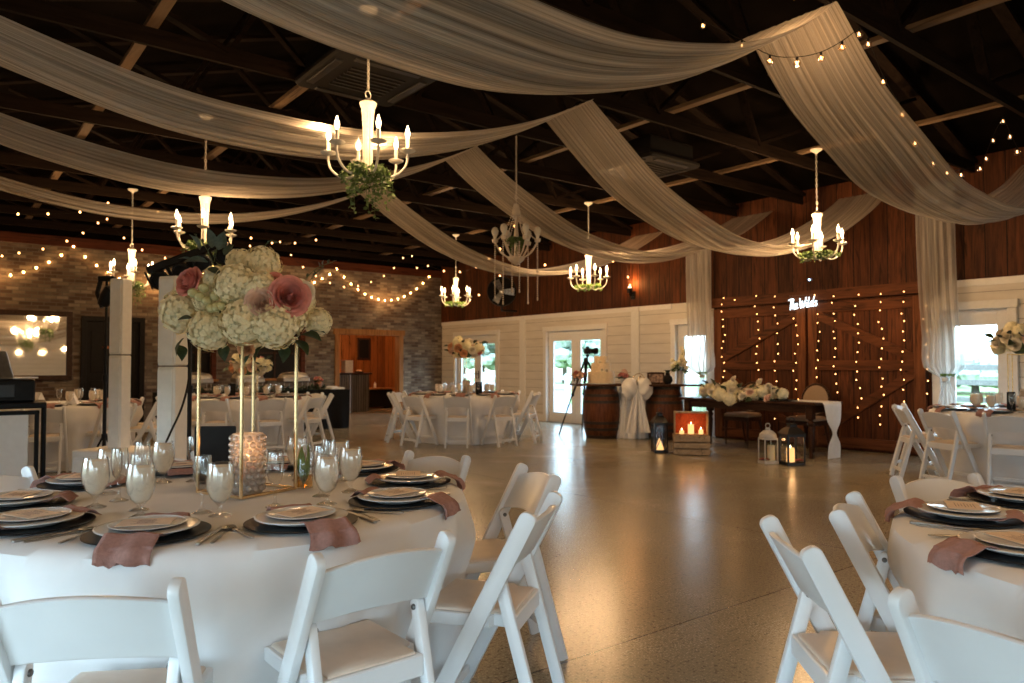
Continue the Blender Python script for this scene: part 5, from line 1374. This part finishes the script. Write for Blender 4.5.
B1, B2 = W(1.56, 12.9), W(2.62, 12.7)
barrel(B1, 'wine barrel carrying the white cake'); barrel(B2, 'wine barrel carrying the framed photograph and white flowers')
BT = .901
def board(c, L, label):
    b = MB(); b.box((0, 0, .018), (.62, L, .034), .006, Matrix.Rotation(.10, 4, 'Z') @ Matrix.Rotation(pi / 2 - YAW * 0 - pi / 2, 4, 'Z')); o = b.build('plank_board', M['plank'], None, None, (c.x, c.y, BT)); o.rotation_euler = (0, 0, cam_rz + pi / 2); tag(o, label, 'board', 'planks on the barrels')
board(W(1.52, 12.9), .95, 'dark plank under the white cake'); board(W(2.72, 12.7), .92, 'dark plank under the framed photograph')
ZT = BT + .036
t = thing('wedding_cake', 'three-tier white buttercream cake on the left barrel', 'cake', W(1.55, 12.88, ZT))
R = random.Random(2)
def tier(z0, r, h, name):
    b = MB(); loops = []
    for i in range(9):
        z = z0 + h * i / 8; rr = r * (.985 if i in (0, 8) else 1); loops.append([V(((rr + .006 * sin(9 * a + i * 1.9) + .004 * sin(17 * a - i)) * cos(a), (rr + .006 * sin(9 * a + i * 1.9) + .004 * sin(17 * a - i)) * sin(a), z)) for a in [k * 2 * pi / 60 for k in range(60)]])
    b.loft(loops); b.build(name, M['cake'], t, 70)
b = MB(); b.lathe([(0, 0), (.26, 0), (.26, .012), (0, .014)], 32); b.build('cake_board', M['plate'], t)
tier(.014, .225, .20, 'tier'); tier(.214, .165, .15, 'tier'); tier(.364, .115, .115, 'tier')
for (px, py, r) in ((602, 383, 3.2), (609, 372, 2.4)):
    pass
for k, (a, z, r) in enumerate(((-1.2, .23, .21), (-1.6, .235, .2), (-.8, .38, .15), (-1.9, .38, .14))):
    d = RT * cos(a) + FW * sin(a); stick(t, 'rose', RW, V((d.x * r, d.y * r, z)), (d.x, d.y, .5), .035, k)
def posy(loc, label, meshes, seed, s=.06, spread=.10):
    R = random.Random(seed); t = thing('flower_posy', label, 'flowers', loc, 0, 'small posies beside the cake')
    b = MB(); b.lathe([(0, 0), (.045, 0), (.055, .05), (.05, .09), (.045, .09), (.04, .012), (0, .012)], 18); b.build('bowl', M['glass'] if seed % 2 else M['plate'], t)
    for k in range(8):
        a = k * 2.4; r = spread * sqrt((k + .4) / 8); p = V((cos(a) * r, sin(a) * r, .13 + .09 * (1 - r / spread) + R.uniform(-.02, .03))); stick(t, 'rose', meshes[k % len(meshes)], p, p - V((0, 0, .05)), s * R.uniform(.8, 1.1), k)
    for k in range(8):
        a = k * .8 + .2; leaf_at(t, 'leaf', LF, (cos(a) * .05, sin(a) * .05, .09), (cos(a), sin(a), R.uniform(0, .8)), .12)
posy(W(1.16, 12.86, ZT), 'posy of peach and pink roses left of the cake', (RO, RP, RO, RB), 1, .062, .11)
posy(W(1.92, 12.74, ZT), 'posy of blush roses right of the cake', (RB, RP, RB), 2, .055, .09)
# tulle between the barrels
c = W(2.13, 12.95); b = MB()
def tl(u, v):
    th = 2 * pi * u; z = .86 * (1 - v) + .005; rr = .26 + .08 * v + (.03 * sin(13 * th) + .02 * sin(22 * th + 1)) * (.3 + v); return V((rr * cos(th), rr * .85 * sin(th), z))
b.grid(tl, 150, 20, None, 0, True, True); b.lathe([(0, .864), (.26, .864), (.262, .86)], 40)
o = b.build('tulle_skirt', M['tulle_solid'], None, 180, c); tag(o, 'white tulle skirt hanging between the two barrels', 'table skirt')
t = thing('tulle_bow', 'puffed white tulle bow on top of the skirt between the barrels', 'bow', W(2.11, 12.48, .86), cam_rz)
for s in (-1, 1):
    b = MB()
    def pf(u, v, s=s):
        th = 2 * pi * v; x = s * (.02 + .24 * u); r = (.05 + .13 * sin(pi * min(1, u * .85 + .12)) ** .8) * (1 + .13 * sin(5 * th + 8 * u)); return V((x, cos(th) * r * .8, sin(th) * r + .02 - .03 * u))
    b.grid(pf, 16, 28); b.build('bow_loop', M['tulle_solid'], t, 180)
    b = MB(); b.grid(lambda u, v, s=s: V((s * (.02 + .10 * u) + (v - .5) * (.05 + .13 * u), -.08 - .02 * sin(9 * v), .02 - .75 * u)), 16, 16); b.build('bow_tail', M['tulle_solid'], t, 180)
b = MB(); b.ball((0, -.02, .02), .05, 12, 8); b.build('bow_knot', M['tulle_solid'], t)
t = thing('gold_table_sign', 'round gold wire monogram ring between the barrels', 'sign', W(2.14, 13.05, .868), cam_rz)
b = MB(); b.tube([(.10 + cos(a) * .105, 0, .125 + sin(a) * .115) for a in [k * 2 * pi / 30 for k in range(30)]], .007, 6, False, None, 0, True); b.build('ring', M['gold'], t)
b = MB(); b.tube(spline([(-.22, 0, .05), (-.13, 0, .02), (-.08, 0, .14), (-.14, 0, .19), (-.02, 0, .03), (.06, 0, .10), (.13, 0, .2), (.15, 0, .06), (.21, 0, .10)], 8), .007, 6); b.build('script_stroke', M['gold'], t)
b = MB(); b.box((0, 0, .006), (.3, .05, .012), .003); b.build('sign_base', M['gold'], t, None)
t = thing('picture_frame', 'small dark framed photograph on the right barrel', 'picture frame', W(2.46, 12.6, ZT), cam_rz + .05)
T_ = Matrix.Rotation(-.16, 4, 'X')
b = MB()
for (x, z, sx, sz) in ((-.135, .10, .03, .2), (.135, .10, .03, .2), (0, .19, .24, .03), (0, .015, .24, .03)): b.box((x, 0, z), (sx, .018, sz), .004, T_)
b.build('frame_border', M['darkwood'], t, None); b = MB(); b.box((0, .004, .10), (.25, .006, .16), 0, T_); b.build('photo_print', M['photo'], t, None)
b = MB(); b.beam((0, .01, .14), (0, .10, .002), .04, .006, (1, 0, 0)); b.build('prop_leg', M['darkwood'], t, None)
t = thing('dark_vase', 'dark round vase between the photograph and the white flowers', 'vase', W(2.66, 12.62, ZT))
b = MB(); b.lathe([(0, 0), (.05, 0), (.085, .06), (.075, .12), (.035, .16), (.042, .19), (.03, .19), (.025, .16), (0, .05)], 20); b.build('vase_body', M['blackdoor'], t)
for k in range(9): leaf_at(t, 'leaf', LF, (0, 0, .18), (cos(k * .7), sin(k * .7), .9), .10)
t = thing('flower_vase', 'white vase of tall white blossoms on the right barrel', 'flower vase', W(2.88, 12.68, ZT))
b = MB(); b.lathe([(0, 0), (.05, 0), (.055, .02), (.055, .22), (.062, .24), (.052, .24), (.046, .21), (.046, .02), (0, .02)], 20); b.build('vase_body', M['plate'], t)
R = random.Random(8)
for k in range(5):
    a = k * 1.3; top = V((cos(a) * .10, sin(a) * .10, .40 + (.22 if k == 0 else R.uniform(-.05, .07)))); b = MB(); b.tube(spline([(0, 0, .1), top * .6 + V((0, 0, .1)), top], 5), .005, 6); b.build('stem', M['stemgreen'], t)
    for j in range(6 if k == 0 else 3):
        p = top - V((0, 0, .05 * j)) + V((R.uniform(-.03, .03), R.uniform(-.03, .03), 0)); stick(t, 'blossom', HYF[j % 2], p, (R.uniform(-1, 1), R.uniform(-1, 1), .6), .032 + .004 * j, j)
for k in range(14):
    a = k * .95; leaf_at(t, 'leaf', LF if k % 2 else leafmesh('fern', .3), (cos(a) * .03, sin(a) * .03, .22 + .02 * (k % 5)), (cos(a), sin(a), R.uniform(-.5, .6)), .16)
# video tripod behind the left barrel
P = W(1.36, 13.6); t = thing('camera_tripod', 'black camera tripod standing behind the cake barrel', 'tripod', P, cam_rz)
b = MB(); b.tube([(0, 0, .95), (.03, 0, 1.42)], .016, 8); b.lathe([(.02, 1.30), (.045, 1.32), (.045, 1.37), (.02, 1.4)], 12); b.build('centre_column', M['black'], t)
for (x, y) in ((-.52, -.35), (.62, -.12), (-.02, .55)):
    b = MB(); b.tube([(x * .06, y * .06, 1.32), (x * .5, y * .5, .72)], .020, 8); b.tube([(x * .5, y * .5, .74), (x, y, .012)], .013, 8); b.lathe([(.014, -.03), (.03, -.02), (.03, .02), (.014, .03)], 10, Matrix.Translation((x * .5, y * .5, .72))); b.build('leg', M['black'], t)
t = thing('video_camera', 'black camera with a round lens hood on the tripod', 'camera', P + V((0, 0, 1.42)) + RT * .03, cam_rz + 1.9)
b = MB(); b.box((0, 0, .02), (.06, .05, .04), .006); b.box((0, 0, .10), (.14, .09, .11), .015); b.box((0, 0, .165), (.06, .05, .04), .008); b.build('camera_body', M['black'], t, None)
b = MB(); b.lathe([(0, 0), (.045, 0), (.045, .09), (.06, .10), (.065, .15), (.058, .15), (.04, .09), (0, .085)], 20, Matrix.Translation((0, -.045, .10)) @ Matrix.Rotation(pi / 2, 4, 'X')); b.build('lens', M['black'], t)

# ================================================================ SWEETHEART TABLE
TX0, TX1, TY0, TY1, TH = 9.22, 9.95, 5.26, 7.55, .76
t = thing('farm_table', 'long dark wooden table with turned legs before the barn doors', 'table', ((TX0 + TX1) / 2, (TY0 + TY1) / 2, 0))
hx, hy = (TX1 - TX0) / 2, (TY1 - TY0) / 2
b = MB(); b.box((0, 0, TH - .018), (hx * 2, hy * 2, .036), .008); b.build('table_top', M['darkwood'], t, None)
for s in (-1, 1):
    b = MB(); b.box((s * (hx - .09), 0, TH - .09), (.025, hy * 2 - .22, .11), .003); b.build('apron', M['darkwood'], t, None)
    b = MB(); b.box((0, s * (hy - .11), TH - .09), (hx * 2 - .2, .025, .11), .003); b.build('apron', M['darkwood'], t, None)
legp = [(.0, 0), (.022, 0), (.028, .03), (.020, .07), (.026, .12), (.034, .25), (.042, .40), (.030, .44), (.046, .47), (.046, .49), (.030, .515), (.045, .54)]
for sx in (-1, 1):
    for sy in (-1, 1):
        b = MB(); X = Matrix.Translation((sx * (hx - .09), sy * (hy - .12), 0)); b.lathe(legp + [(.045, .545), (0, .545)], 20, X); b.box((0, 0, .63), (.095, .095, .19), .006, X); b.build('leg', M['darkwood'], t, 40)
b = MB()
YR = TY0 + .10
def runner(u, v):
    q = 2 * v - 1; L = u * 2.0
    if L < 1.1: y = TY0 + .95 - L * .88; z = TH + .004; w = .24; 
    else:
        d = L - 1.1; y = TY0 - .025 - .02 * sin(d * 3); z = TH + .0 - d * .84; k = min(1, d / .42); tie = exp(-((d - .50) / .12) ** 2); w = .24 * (1 - .35 * k) * (1 - .72 * tie) + .03 * max(0, d - .55)
    rip = .016 * sin(17 * q + 2) * (1 if L > 1.12 else .0) + .0015 * sin(11 * q + L * 4)
    return V((9.60 + q * w, y - abs(rip) * 1.2, z + (abs(rip) if L <= 1.12 else 0)))
b.grid(runner, 60, 40, None, 0, True); o = b.build('table_runner', M['tulle_solid'], None, 180); tag(o, 'white gauze runner hanging knotted off the right end of the dark table', 'table runner')
# a dark folder at the right end of the table top
b = MB(); b.slab(rrect(.22, .30, .006, 2), [(.001, 0), (0, .002), (0, .012), (.001, .014)]); o = b.build('dark_folder', M['blackdoor'], None, None, (9.45, 5.86, TH + .009)); tag(o, 'dark folder lying on the table beside the flowers', 'folder')
# flowers along the front of the table
t = thing('table_garland', 'long low arrangement of cream flowers on the dark table', 'flower arrangement', (9.38, 6.50, TH + .001)); R = random.Random(12)
b = MB(); b.box((0, 0, .03), (.16, 1.0, .055), .02); b.build('foam_tray', M['leaf'], t, None)
for i in range(40):
    y = -.70 + 1.40 * (i + .5) / 40; p = V((R.uniform(-.17, .10), y, R.uniform(.02, .27) * (1 - .45 * abs(y) / .70)))
    if p.x < -.09: p.x -= .15; p.z = R.uniform(-.03, .10)
    else: p.z = max(p.z, .075)
    if i % 2 == 1: stick(t, 'rose', RB if i % 8 == 1 else RW, p + V((-.04, 0, .05)), (-.8, R.uniform(-.5, .5), .6), R.uniform(.055, .07), i)
    else: stick(t, 'hydrangea', HYF[i % 2], p, (-.5, R.uniform(-.4, .4), .7), R.uniform(.078, .108), i)
for i in range(44):
    y = R.uniform(-.66, .66); leaf_at(t, 'leaf', LF if i % 3 else LE, (R.uniform(-.2, .12), y, R.uniform(.0, .2)), (R.uniform(-1, .4), R.uniform(-.6, .6) + y, R.uniform(-.5, .8)), R.uniform(.09, .14), R.uniform(-1, 1))
def oval_chair(loc, rz, label):
    t = thing('oval_back_chair', label, 'chair', loc, rz, 'oval back chairs')
    b = MB(); o = [(.24, -.20), (.25, .20), (-.2, .19), (-.2, -.19)]
    o = [(-.21, -.19), (.22, -.23), (.22, .23), (-.21, .19)]
    b.slab(o, [(0, .38), (0, .44), (.008, .445)]); b.build('seat_frame', M['darkwood'], t, None)
    b = MB(); b.slab(o, [(.012, .445), (.004, .46), (.01, .485), (.04, .505), (.10, .512)]); b.build('seat_cushion', M['seatgrey'], t, 70)
    T = Matrix.Translation((-.225, 0, .74)) @ Matrix.Rotation(-.16, 4, 'Y') @ basis((0, 1, 0), (0, 0, 1), (1, 0, 0))
    ov = lambda a, b_: [(a * cos(k * 2 * pi / 40), b_ * sin(k * 2 * pi / 40)) for k in range(40)]
    b = MB(); b.tube([T @ V((x, y, 0)) for x, y in ov(.215, .235)], .022, 10, False, None, 0, True); b.build('back_frame', M['darkwood'], t)
    b = MB(); b.slab(ov(.205, .225), [(.012, -.018), (0, -.012), (0, .012), (.02, .022), (.06, .028)], T); b.build('back_pad', M['seatgrey'], t, 60)
    for s in (-1, 1):
        b = MB(); b.tube([(.195, s * .20, .42), (.20, s * .20, .25), (.20, s * .20, .0)], [.026, .02, .013], 10); b.build('leg', M['darkwood'], t)
        b = MB(); b.tube([(-.20, s * .13, .54), (-.185, s * .165, .40), (-.23, s * .17, .2), (-.29, s * .175, .0)], [.018, .022, .018, .013], 10); b.build('leg', M['darkwood'], t)
oval_chair((10.22, 5.95, 0), pi, 'oval back chair with its tan back showing above the right end of the dark table')
oval_chair((10.22, 7.05, 0), pi, 'oval back chair behind the cream flowers on the dark table')

# ================================================================ LANTERNS AND CRATES
def lantern(loc, rz, label, w, h, mat, glass=True, xbar=False, dome=False, cat='lantern'):
    t = thing('lantern', label, cat, loc, rz, 'floor lanterns'); p = w / 2
    b = MB(); b.box((0, 0, .02), (w, w, .04), .006); b.build('base_tray', mat, t, None)
    b = MB(); zt = h * .66
    for sx in (-1, 1):
        for sy in (-1, 1): b.box((sx * (p - .012), sy * (p - .012), (.04 + zt) / 2), (.012 if dome else .022, .012 if dome else .022, zt - .04), .002)
    for sx in (-1, 1): b.box((sx * (p - .012), 0, zt - .01), (.022, w - .04, .02)); b.box((0, sx * (p - .012), zt - .01), (w - .04, .022, .02))
    b.build('corner_frame', mat, t, None)
    if xbar:
        b = MB()
        for k in range(4):
            X = Matrix.Rotation(k * pi / 2, 4, 'Z')
            b.beam(X @ V((p - .012, -p + .02, .05)), X @ V((p - .012, p - .02, zt - .02)), .008, .010); b.beam(X @ V((p - .012, p - .02, .05)), X @ V((p - .012, -p + .02, zt - .02)), .008, .010)
        b.build('cross_bars', mat, t, None)
    for k in range(4):
        b = MB(); X = Matrix.Rotation(k * pi / 2, 4, 'Z'); b.box((p - .014, 0, (zt + .04) / 2), (.004, w - .05, zt - .06), 0, X); b.build('pane', M['lantern_glass'], t, None)
    b = MB(); n = 4 if not dome else 24; pr = [(p * 1.50, zt), (p * 1.52, zt + .012), (p * .95, zt + h * .13), (p * .55, zt + h * .17), (p * .50, zt + h * .22), (p * .62, zt + h * .235), (0, zt + h * .25)] if not dome else [(p * 1.05, zt), (p * 1.12, zt + .01), (p * 1.05, zt + h * .10), (p * .6, zt + h * .18), (p * .3, zt + h * .2), (p * .34, zt + h * .245), (0, zt + h * .25)]
    b.lathe(pr, n, Matrix.Rotation(pi / 4, 4, 'Z')); b.build('roof_cap', mat, t, 30)
    b = MB(); b.tube([(cos(a) * p * .32, 0, zt + h * .24 + .035 + sin(a) * p * .32) for a in [k * 2 * pi / 16 for k in range(16)]], .005, 6, False, None, 0, True); b.build('ring_handle', mat, t)
def pillar(loc, label, r, h, lit=True, flame=True, mat=None, grp='pillar candles in the lanterns and crate'):
    t = thing('pillar_candle', label, 'candle', loc, 0, grp)
    b = MB(); b.lathe([(0, 0), (r, 0), (r, h), (r * .9, h + .004), (r * .5, h - .006), (0, h - .007)], 20); b.build('wax', mat or (M['waxlit'] if lit else M['wax']), t)
    b = MB(); b.tube([(0, 0, h - .008), (.001, 0, h + .008)], .0015, 5); b.build('wick', M['cord'], t)
    if flame: b = MB(); b.lathe([(0, h + .004), (.006, h + .013), (.006, h + .02), (.002, h + .035), (0, h + .04)], 8); b.build('flame', M['flame'], t)
q = W(2.14, 10.75); lantern(q, cam_rz + .1, 'tall black lantern with crossed bars left of the orange candle box', .20, .64, M['blackmetal'], True, True)
t = thing('cone_candle', 'glowing orange cone candle in the crossed-bar lantern', 'candle', (q.x, q.y, .041)); b = MB(); b.lathe([(0, 0), (.06, 0), (.058, .02), (.006, .16), (0, .165)], 16); b.build('wax_cone', M['waxlit'], t)
q = W(3.30, 9.55); lantern(q, cam_rz + .15, 'white domed glass lantern on the floor under the dark table', .195, .50, M['greyenamel'], True, False, True)
pillar(V((q.x, q.y, .041)) + RT * .04, 'cream unlit pillar candle in the white domed lantern', .045, .19, False, False)
q2 = W(3.56, 9.42); lantern(q2, cam_rz + .12, 'large black lantern beside the white domed one', .24, .58, M['blackmetal'], True, False)
pillar(V((q2.x, q2.y, .041)) - RT * .02, 'glowing pillar candle in the large black lantern', .05, .17, True, True)
for nm, qq, dx in (('white domed', q, -.06), ('large black', q2, .075)):
    b = MB(); R = random.Random(len(nm))
    for k in range(26):
        p = V((R.gauss(0, .026), R.gauss(0, .026), .008 + abs(R.gauss(0, .012)))); b.ball(p, R.uniform(.012, .02), 7, 4, (1, 1, .4))
    p0 = qq + RT * dx; o = b.build('dried_petals', M['petalred'], None, 180, (p0.x, p0.y, .042)); struct(o, 'stuff'); o['label'] = 'dried rose petals in the %s lantern' % nm; o['category'] = 'petals'
CR = W(2.55, 10.55)
t = thing('slatted_crate', 'slatted pine crate on the floor under the orange candle box', 'crate', CR, cam_rz - .17); w, d, h = .50, .34, .27
for z in (.045, .135, .225):
    b = MB()
    for s in (-1, 1): b.box((0, s * d / 2, z), (w, .012, .072), .002)
    b.box((-w / 2 + .008, 0, z), (.014, d, .072), .002); b.box((w / 2 - .008, 0, z), (.014, d, .072), .002); b.build('slat_row', M['crate'], t, None)
b = MB(); b.box((0, 0, .012), (w - .03, d - .02, .012)); b.build('crate_floor', M['crate'], t, None)
b = MB()
for sx in (-1, 1):
    for sy in (-1, 1): b.box((sx * (w / 2 - .03), sy * (d / 2 - .02), h / 2), (.03, .026, h - .01))
b.build('corner_post', M['crate'], t, None)
b = MB(); b.box((0, 0, h - .006), (w - .0, d, .012), .002); b.build('lid_board', M['crate'], t, None)
t = thing('candle_box', 'open wooden box with an orange backing and three candles on the pine crate', 'box', (CR.x, CR.y, h + .001), cam_rz - .17); w2, h2, d2 = .47, .33, .26
for nm, c, s in (('side_board', (-w2 / 2 + .008, 0, h2 / 2), (.016, d2, h2)), ('side_board', (w2 / 2 - .008, 0, h2 / 2), (.016, d2, h2)), ('top_board', (0, 0, h2 - .008), (w2 - .034, d2, .016)), ('bottom_board', (0, 0, .008), (w2 - .034, d2, .016))):
    b = MB(); b.box(c, s, .002); b.build(nm, M['crate'], t, None)
b = MB(); b.box((0, d2 / 2 - .008, h2 / 2), (w2 - .034, .012, h2 - .034)); b.build('back_lining', M['orangecloth'], t, None)
CM4 = Matrix.Translation((CR.x, CR.y, h + .018)) @ Matrix.Rotation(cam_rz - .17, 4, 'Z')
pillar(CM4 @ V((-.13, -.03, 0)), 'short glowing candle at the left in the orange box', .032, .045)
pillar(CM4 @ V((.0, .0, 0)), 'tall glowing pillar candle in the middle of the orange box', .042, .13)
pillar(CM4 @ V((.135, -.03, 0)), 'short glowing candle at the right in the orange box', .032, .06)

# ================================================================ NEON SIGN, FAN, WALL LAMP
p0 = on_x(789, 307, WX - .17); ZS = .16
t = thing('neon_sign', 'glowing white neon script sign hanging on the barn doors', 'neon sign', p0)
K = .145
STR = [[(-.05, 1.0), (.15, 1.08), (.55, 1.08)], [(.28, 1.06), (.22, .5), (.14, -.05)],                                     # T
       [(.55, 1.05), (.46, .5), (.40, .0)], [(.43, .3), (.56, .52), (.66, .42), (.62, .0), (.70, .0)],                      # h
       [(.78, .25), (.98, .32), (.98, .50), (.84, .52), (.76, .28), (.82, .04), (.98, .02), (1.06, .12)],                    # e
       [(1.30, 1.05), (1.32, .5), (1.40, -.02), (1.58, .7), (1.66, .0), (1.90, .6), (2.02, 1.08)],                           # W
       [(2.08, .52), (2.04, .1), (2.14, .0), (2.22, .12)], [(2.12, .72), (2.13, .76)],                                       # i
       [(2.36, 1.05), (2.28, .4), (2.30, .02), (2.42, .06)],                                                                 # l
       [(2.80, .42), (2.62, .52), (2.52, .24), (2.62, .0), (2.78, .2)], [(2.94, 1.05), (2.80, .4), (2.82, .02), (2.92, .06)], # d
       [(3.24, .48), (3.06, .46), (3.10, .28), (3.24, .18), (3.14, .0), (3.0, .06)]]                                         # s
for s in STR:
    b = MB(); b.tube(spline([(0, -x * K, (y - .3) * K + x * .012) for x, y in s], 7), .0075, 8); b.build('letter_stroke', M['neon'], t, 180)
b = MB(); b.box((.02, -1.62 * K, .03), (.008, 3.5 * K, .012)); b.box((.02, -1.62 * K, .17), (.008, 3.5 * K, .012)); b.build('backing_bar', M['pane'], t, None)
b = MB(); b.tube([(.0, -.1, .20), (.03, -.2, .38), (.03, -.5, .42)], .003, 5); b.tube([(.0, -.62, .20), (.03, -.5, .42)], .003, 5); b.tube([(.02, -.35, .2), (.03, -.35, .42)], .003, 5); b.build('hanging_wire', M['cord'], t)
b = MB(); b.box((.0, -.36, .40), (.03, .07, .04), .006); cb = b.build('controller', M['grey'], t, None)
b = MB(); b.ball((-.02, -.36, .40), .014, 8, 6); b.build('indicator', M['led'], cb)
F = on_x(512, 293, WX - .16); t = thing('drum_fan', 'round grey drum fan mounted high on the wooden wall', 'fan', (WX - .46, F.y, F.z), atan2(F.y, WX - .46))
RYm = Matrix.Rotation(-pi / 2, 4, 'Y')
b = MB(); b.lathe([(.315, .10), (.335, .10), (.34, .11), (.34, .24), (.335, .26), (.318, .26), (.325, .24), (.325, .11), (.315, .10)], 40, RYm); b.build('drum', M['ibeam'], t)
b = MB()
for r in (.08, .15, .22, .29): b.tube([(r * cos(a), r * sin(a), .262) for a in [k * 2 * pi / 32 for k in range(32)]], .003, 4, False, RYm, 0, True)
for k in range(8): b.tube([(.03 * cos(k * .7854), .03 * sin(k * .7854), .264), (.32 * cos(k * .7854), .32 * sin(k * .7854), .262)], .003, 4, True, RYm)
b.build('guard', M['ibeam'], t)
b = MB(); b.lathe([(0, .1), (.06, .1), (.06, .2), (.04, .215), (0, .22)], 20, RYm); b.build('hub', M['alu'], t)
for k in range(3):
    a = k * 2 * pi / 3 + .5; X = RYm @ Matrix.Rotation(a, 4, 'Z')
    b = MB(); b.grid(lambda u, v: V((.05 + .24 * u, (v - .5) * (.10 + .07 * u), .17 + (v - .5) * .06)), 6, 6, X); b.grid(lambda u, v: V((.05 + .24 * u, (v - .5) * (.10 + .07 * u), .166 + (v - .5) * .06)), 6, 6, X, 0, False, True); b.build('blade', M['alu'], t)
b = MB(); fa = atan2(F.y, WX - .46); b.tube([(-.15, 0, -.34), (-.08, 0, -.42), (0, 0, -.42), (.44 * cos(fa), -.44 * sin(fa), -.42)], .022, 8); b.tube([(0, 0, 0), (0, 0, -.42)], .02, 8); b.tube([(-.06, 0, 0), (.05, 0, 0)], .06, 12); b.build('mount_bracket', M['blackmetal'], t, 40)
Lp = on_x(631, 292, WX - .10); t = thing('wall_lamp', 'small black wall lamp glowing on the wooden wall left of the sheer curtain', 'wall lamp', (WX - .03, Lp.y, Lp.z - .12))
b = MB(); b.box((-.012, 0, .06), (.024, .10, .16), .005); b.build('wall_plate', M['black'], t, None)
b = MB(); b.tube([(-.02, 0, .06), (-.10, 0, .05), (-.11, 0, .10)], .012, 8); b.lathe([(.03, .09), (.05, .10), (.055, .20), (.048, .20), (.03, .11), (0, .10)], 16, Matrix.Translation((-.11, 0, 0))); b.build('shade', M['black'], t)
b = MB(); b.ball((-.11, 0, .205), .028, 12, 8); b.build('bulb', M['bulb'], t)

# ================================================================ LIGHT
w = bpy.data.worlds.new('World'); SC.world = w; w.use_nodes = True; nt = w.node_tree; nt.nodes.clear(); n = N(nt)
out = nt.nodes.new('ShaderNodeOutputWorld'); bg = nt.nodes.new('ShaderNodeBackground')
tc = n.coord('Generated'); x, y, z = n.sep(tc)
col = n.ramp(n.math('ADD', n.math('MULTIPLY', z, .5), .5), [(.44, (.05, .055, .045)), (.495, (.22, .27, .25)), (.515, (.64, .86, 1.0)), (.9, (.42, .70, 1.0))])
n.set(bg.inputs[0], col); bg.inputs[1].default_value = WORLD_L; nt.links.new(bg.outputs[0], out.inputs[0])
def portal(c, sx, sy, rot):
    l = bpy.data.lights.new('window_portal', 'AREA'); l.shape = 'RECTANGLE'; l.size = sx; l.size_y = sy; l.cycles.is_portal = True
    o = bpy.data.objects.new('window_portal', l); COL.objects.link(o); o.location = c; o.rotation_euler = rot
for (a, b_) in OPEN: portal((WX + .19, (a + b_) / 2, 1.0), 2.0, b_ - a, (0, pi / 2, 0))
for (a, b_) in LW: portal((WXL - .19, (a + b_) / 2, .725), 1.15, b_ - a, (0, -pi / 2, 0))
for (a, b_) in FWN: portal(((a + b_) / 2, WYB - .19, .725), b_ - a, 1.15, (pi / 2, 0, 0))
def lamp(name, loc, power, col, r=.1, spot=None, rot=None):
    l = bpy.data.lights.new(name, 'SPOT' if spot else 'POINT'); l.energy = power; l.color = col; l.shadow_soft_size = r
    if spot: l.spot_size = spot; l.spot_blend = .8
    o = bpy.data.objects.new(name, l); COL.objects.link(o); o.location = loc
    if rot: o.rotation_euler = rot
    return o
WARM = (1.0, .60, .28)
for (X, Y, zb, rot, lab, g) in CHL:
    for k in range(3):
        a = rot + k * 2 * pi / 3 + pi / 6; lamp('chandelier_light', (X + .33 * cos(a), Y + .33 * sin(a), zb + .30), CH_P / 3 * (.5 if Y < 8 and X < 3 else .7 if Y > 11 else 1), WARM, .05)
for p, e in STRING_FILL_LAMPS: lamp('string_light', (p.x, p.y, p.z - .09), e, WARM, .06)  # mostly warm fill from the added stretch of string overhead
for p in ((7, 14.7, 3.0), (3.2, 12.6, 3.0), (1.0, 10.6, 3.2), (5.0, 12.4, 3.2), (7.2, 11.0, 3.1)): lamp('string_light', p, 17, WARM, .12)
for X_ in (.7, 3.6, 6.4, 9.0): lamp('string_light', (X_, WY - .30, 2.95), 10, (1.0, .5, .18), .12)
for y_ in (5.0, 6.2, 7.4): lamp('string_light', (WX - .42, y_, 1.9), 2.5, (1.0, .5, .18), .12)
lamp('wall_lamp_light', (WX - .16, Lp.y, Lp.z + .18), 14, (1.0, .42, .12), .03)
for k, dx in enumerate((-.13, 0, .135)): lamp('candle_light', CM4 @ V((dx, -.03, .13 if k != 1 else .22)), .32, (1.0, .42, .12), .02)
lamp('candle_light', (q2.x, q2.y, .30), .8, (1.0, .5, .2), .02)
lamp('candle_light', W(-1.045, 2.93, TOPZ + .185), .35, (1.0, .55, .25), .02)
lamp('bar_room_light', (8.6, 19.0, 2.45), 55, (1.0, .58, .28), .15)
lamp('bar_room_light', (10.2, 18.2, 2.45), 35, (1.0, .58, .28), .15)

# ================================================================ CAMERA AND COLOUR
cam = bpy.data.cameras.new('camera'); co = bpy.data.objects.new('camera', cam); COL.objects.link(co)
co.location = EYE; co.rotation_euler = (pi / 2 + PITCH, 0, YAW); cam.sensor_width = 36; cam.lens = FPX / 1024 * 36; cam.clip_start = .05; cam.clip_end = 300
cam.dof.use_dof = True; cam.dof.focus_distance = 2.9; cam.dof.aperture_fstop = 4.5
SC.camera = co
SC.view_settings.view_transform = 'Standard'; SC.view_settings.look = 'None'; SC.view_settings.gamma = 1.0; SC.view_settings.exposure = EXPO
SC.view_settings.use_curve_mapping = False
cy = SC.cycles; cy.use_denoising = True; cy.max_bounces = 10; cy.transparent_max_bounces = 24; cy.diffuse_bounces = 4; cy.glossy_bounces = 4; cy.transmission_bounces = 6
cy.caustics_reflective = False; cy.caustics_refractive = False; cy.sample_clamp_indirect = 6.0; cy.sample_clamp_direct = 0; cy.blur_glossy = 1.0
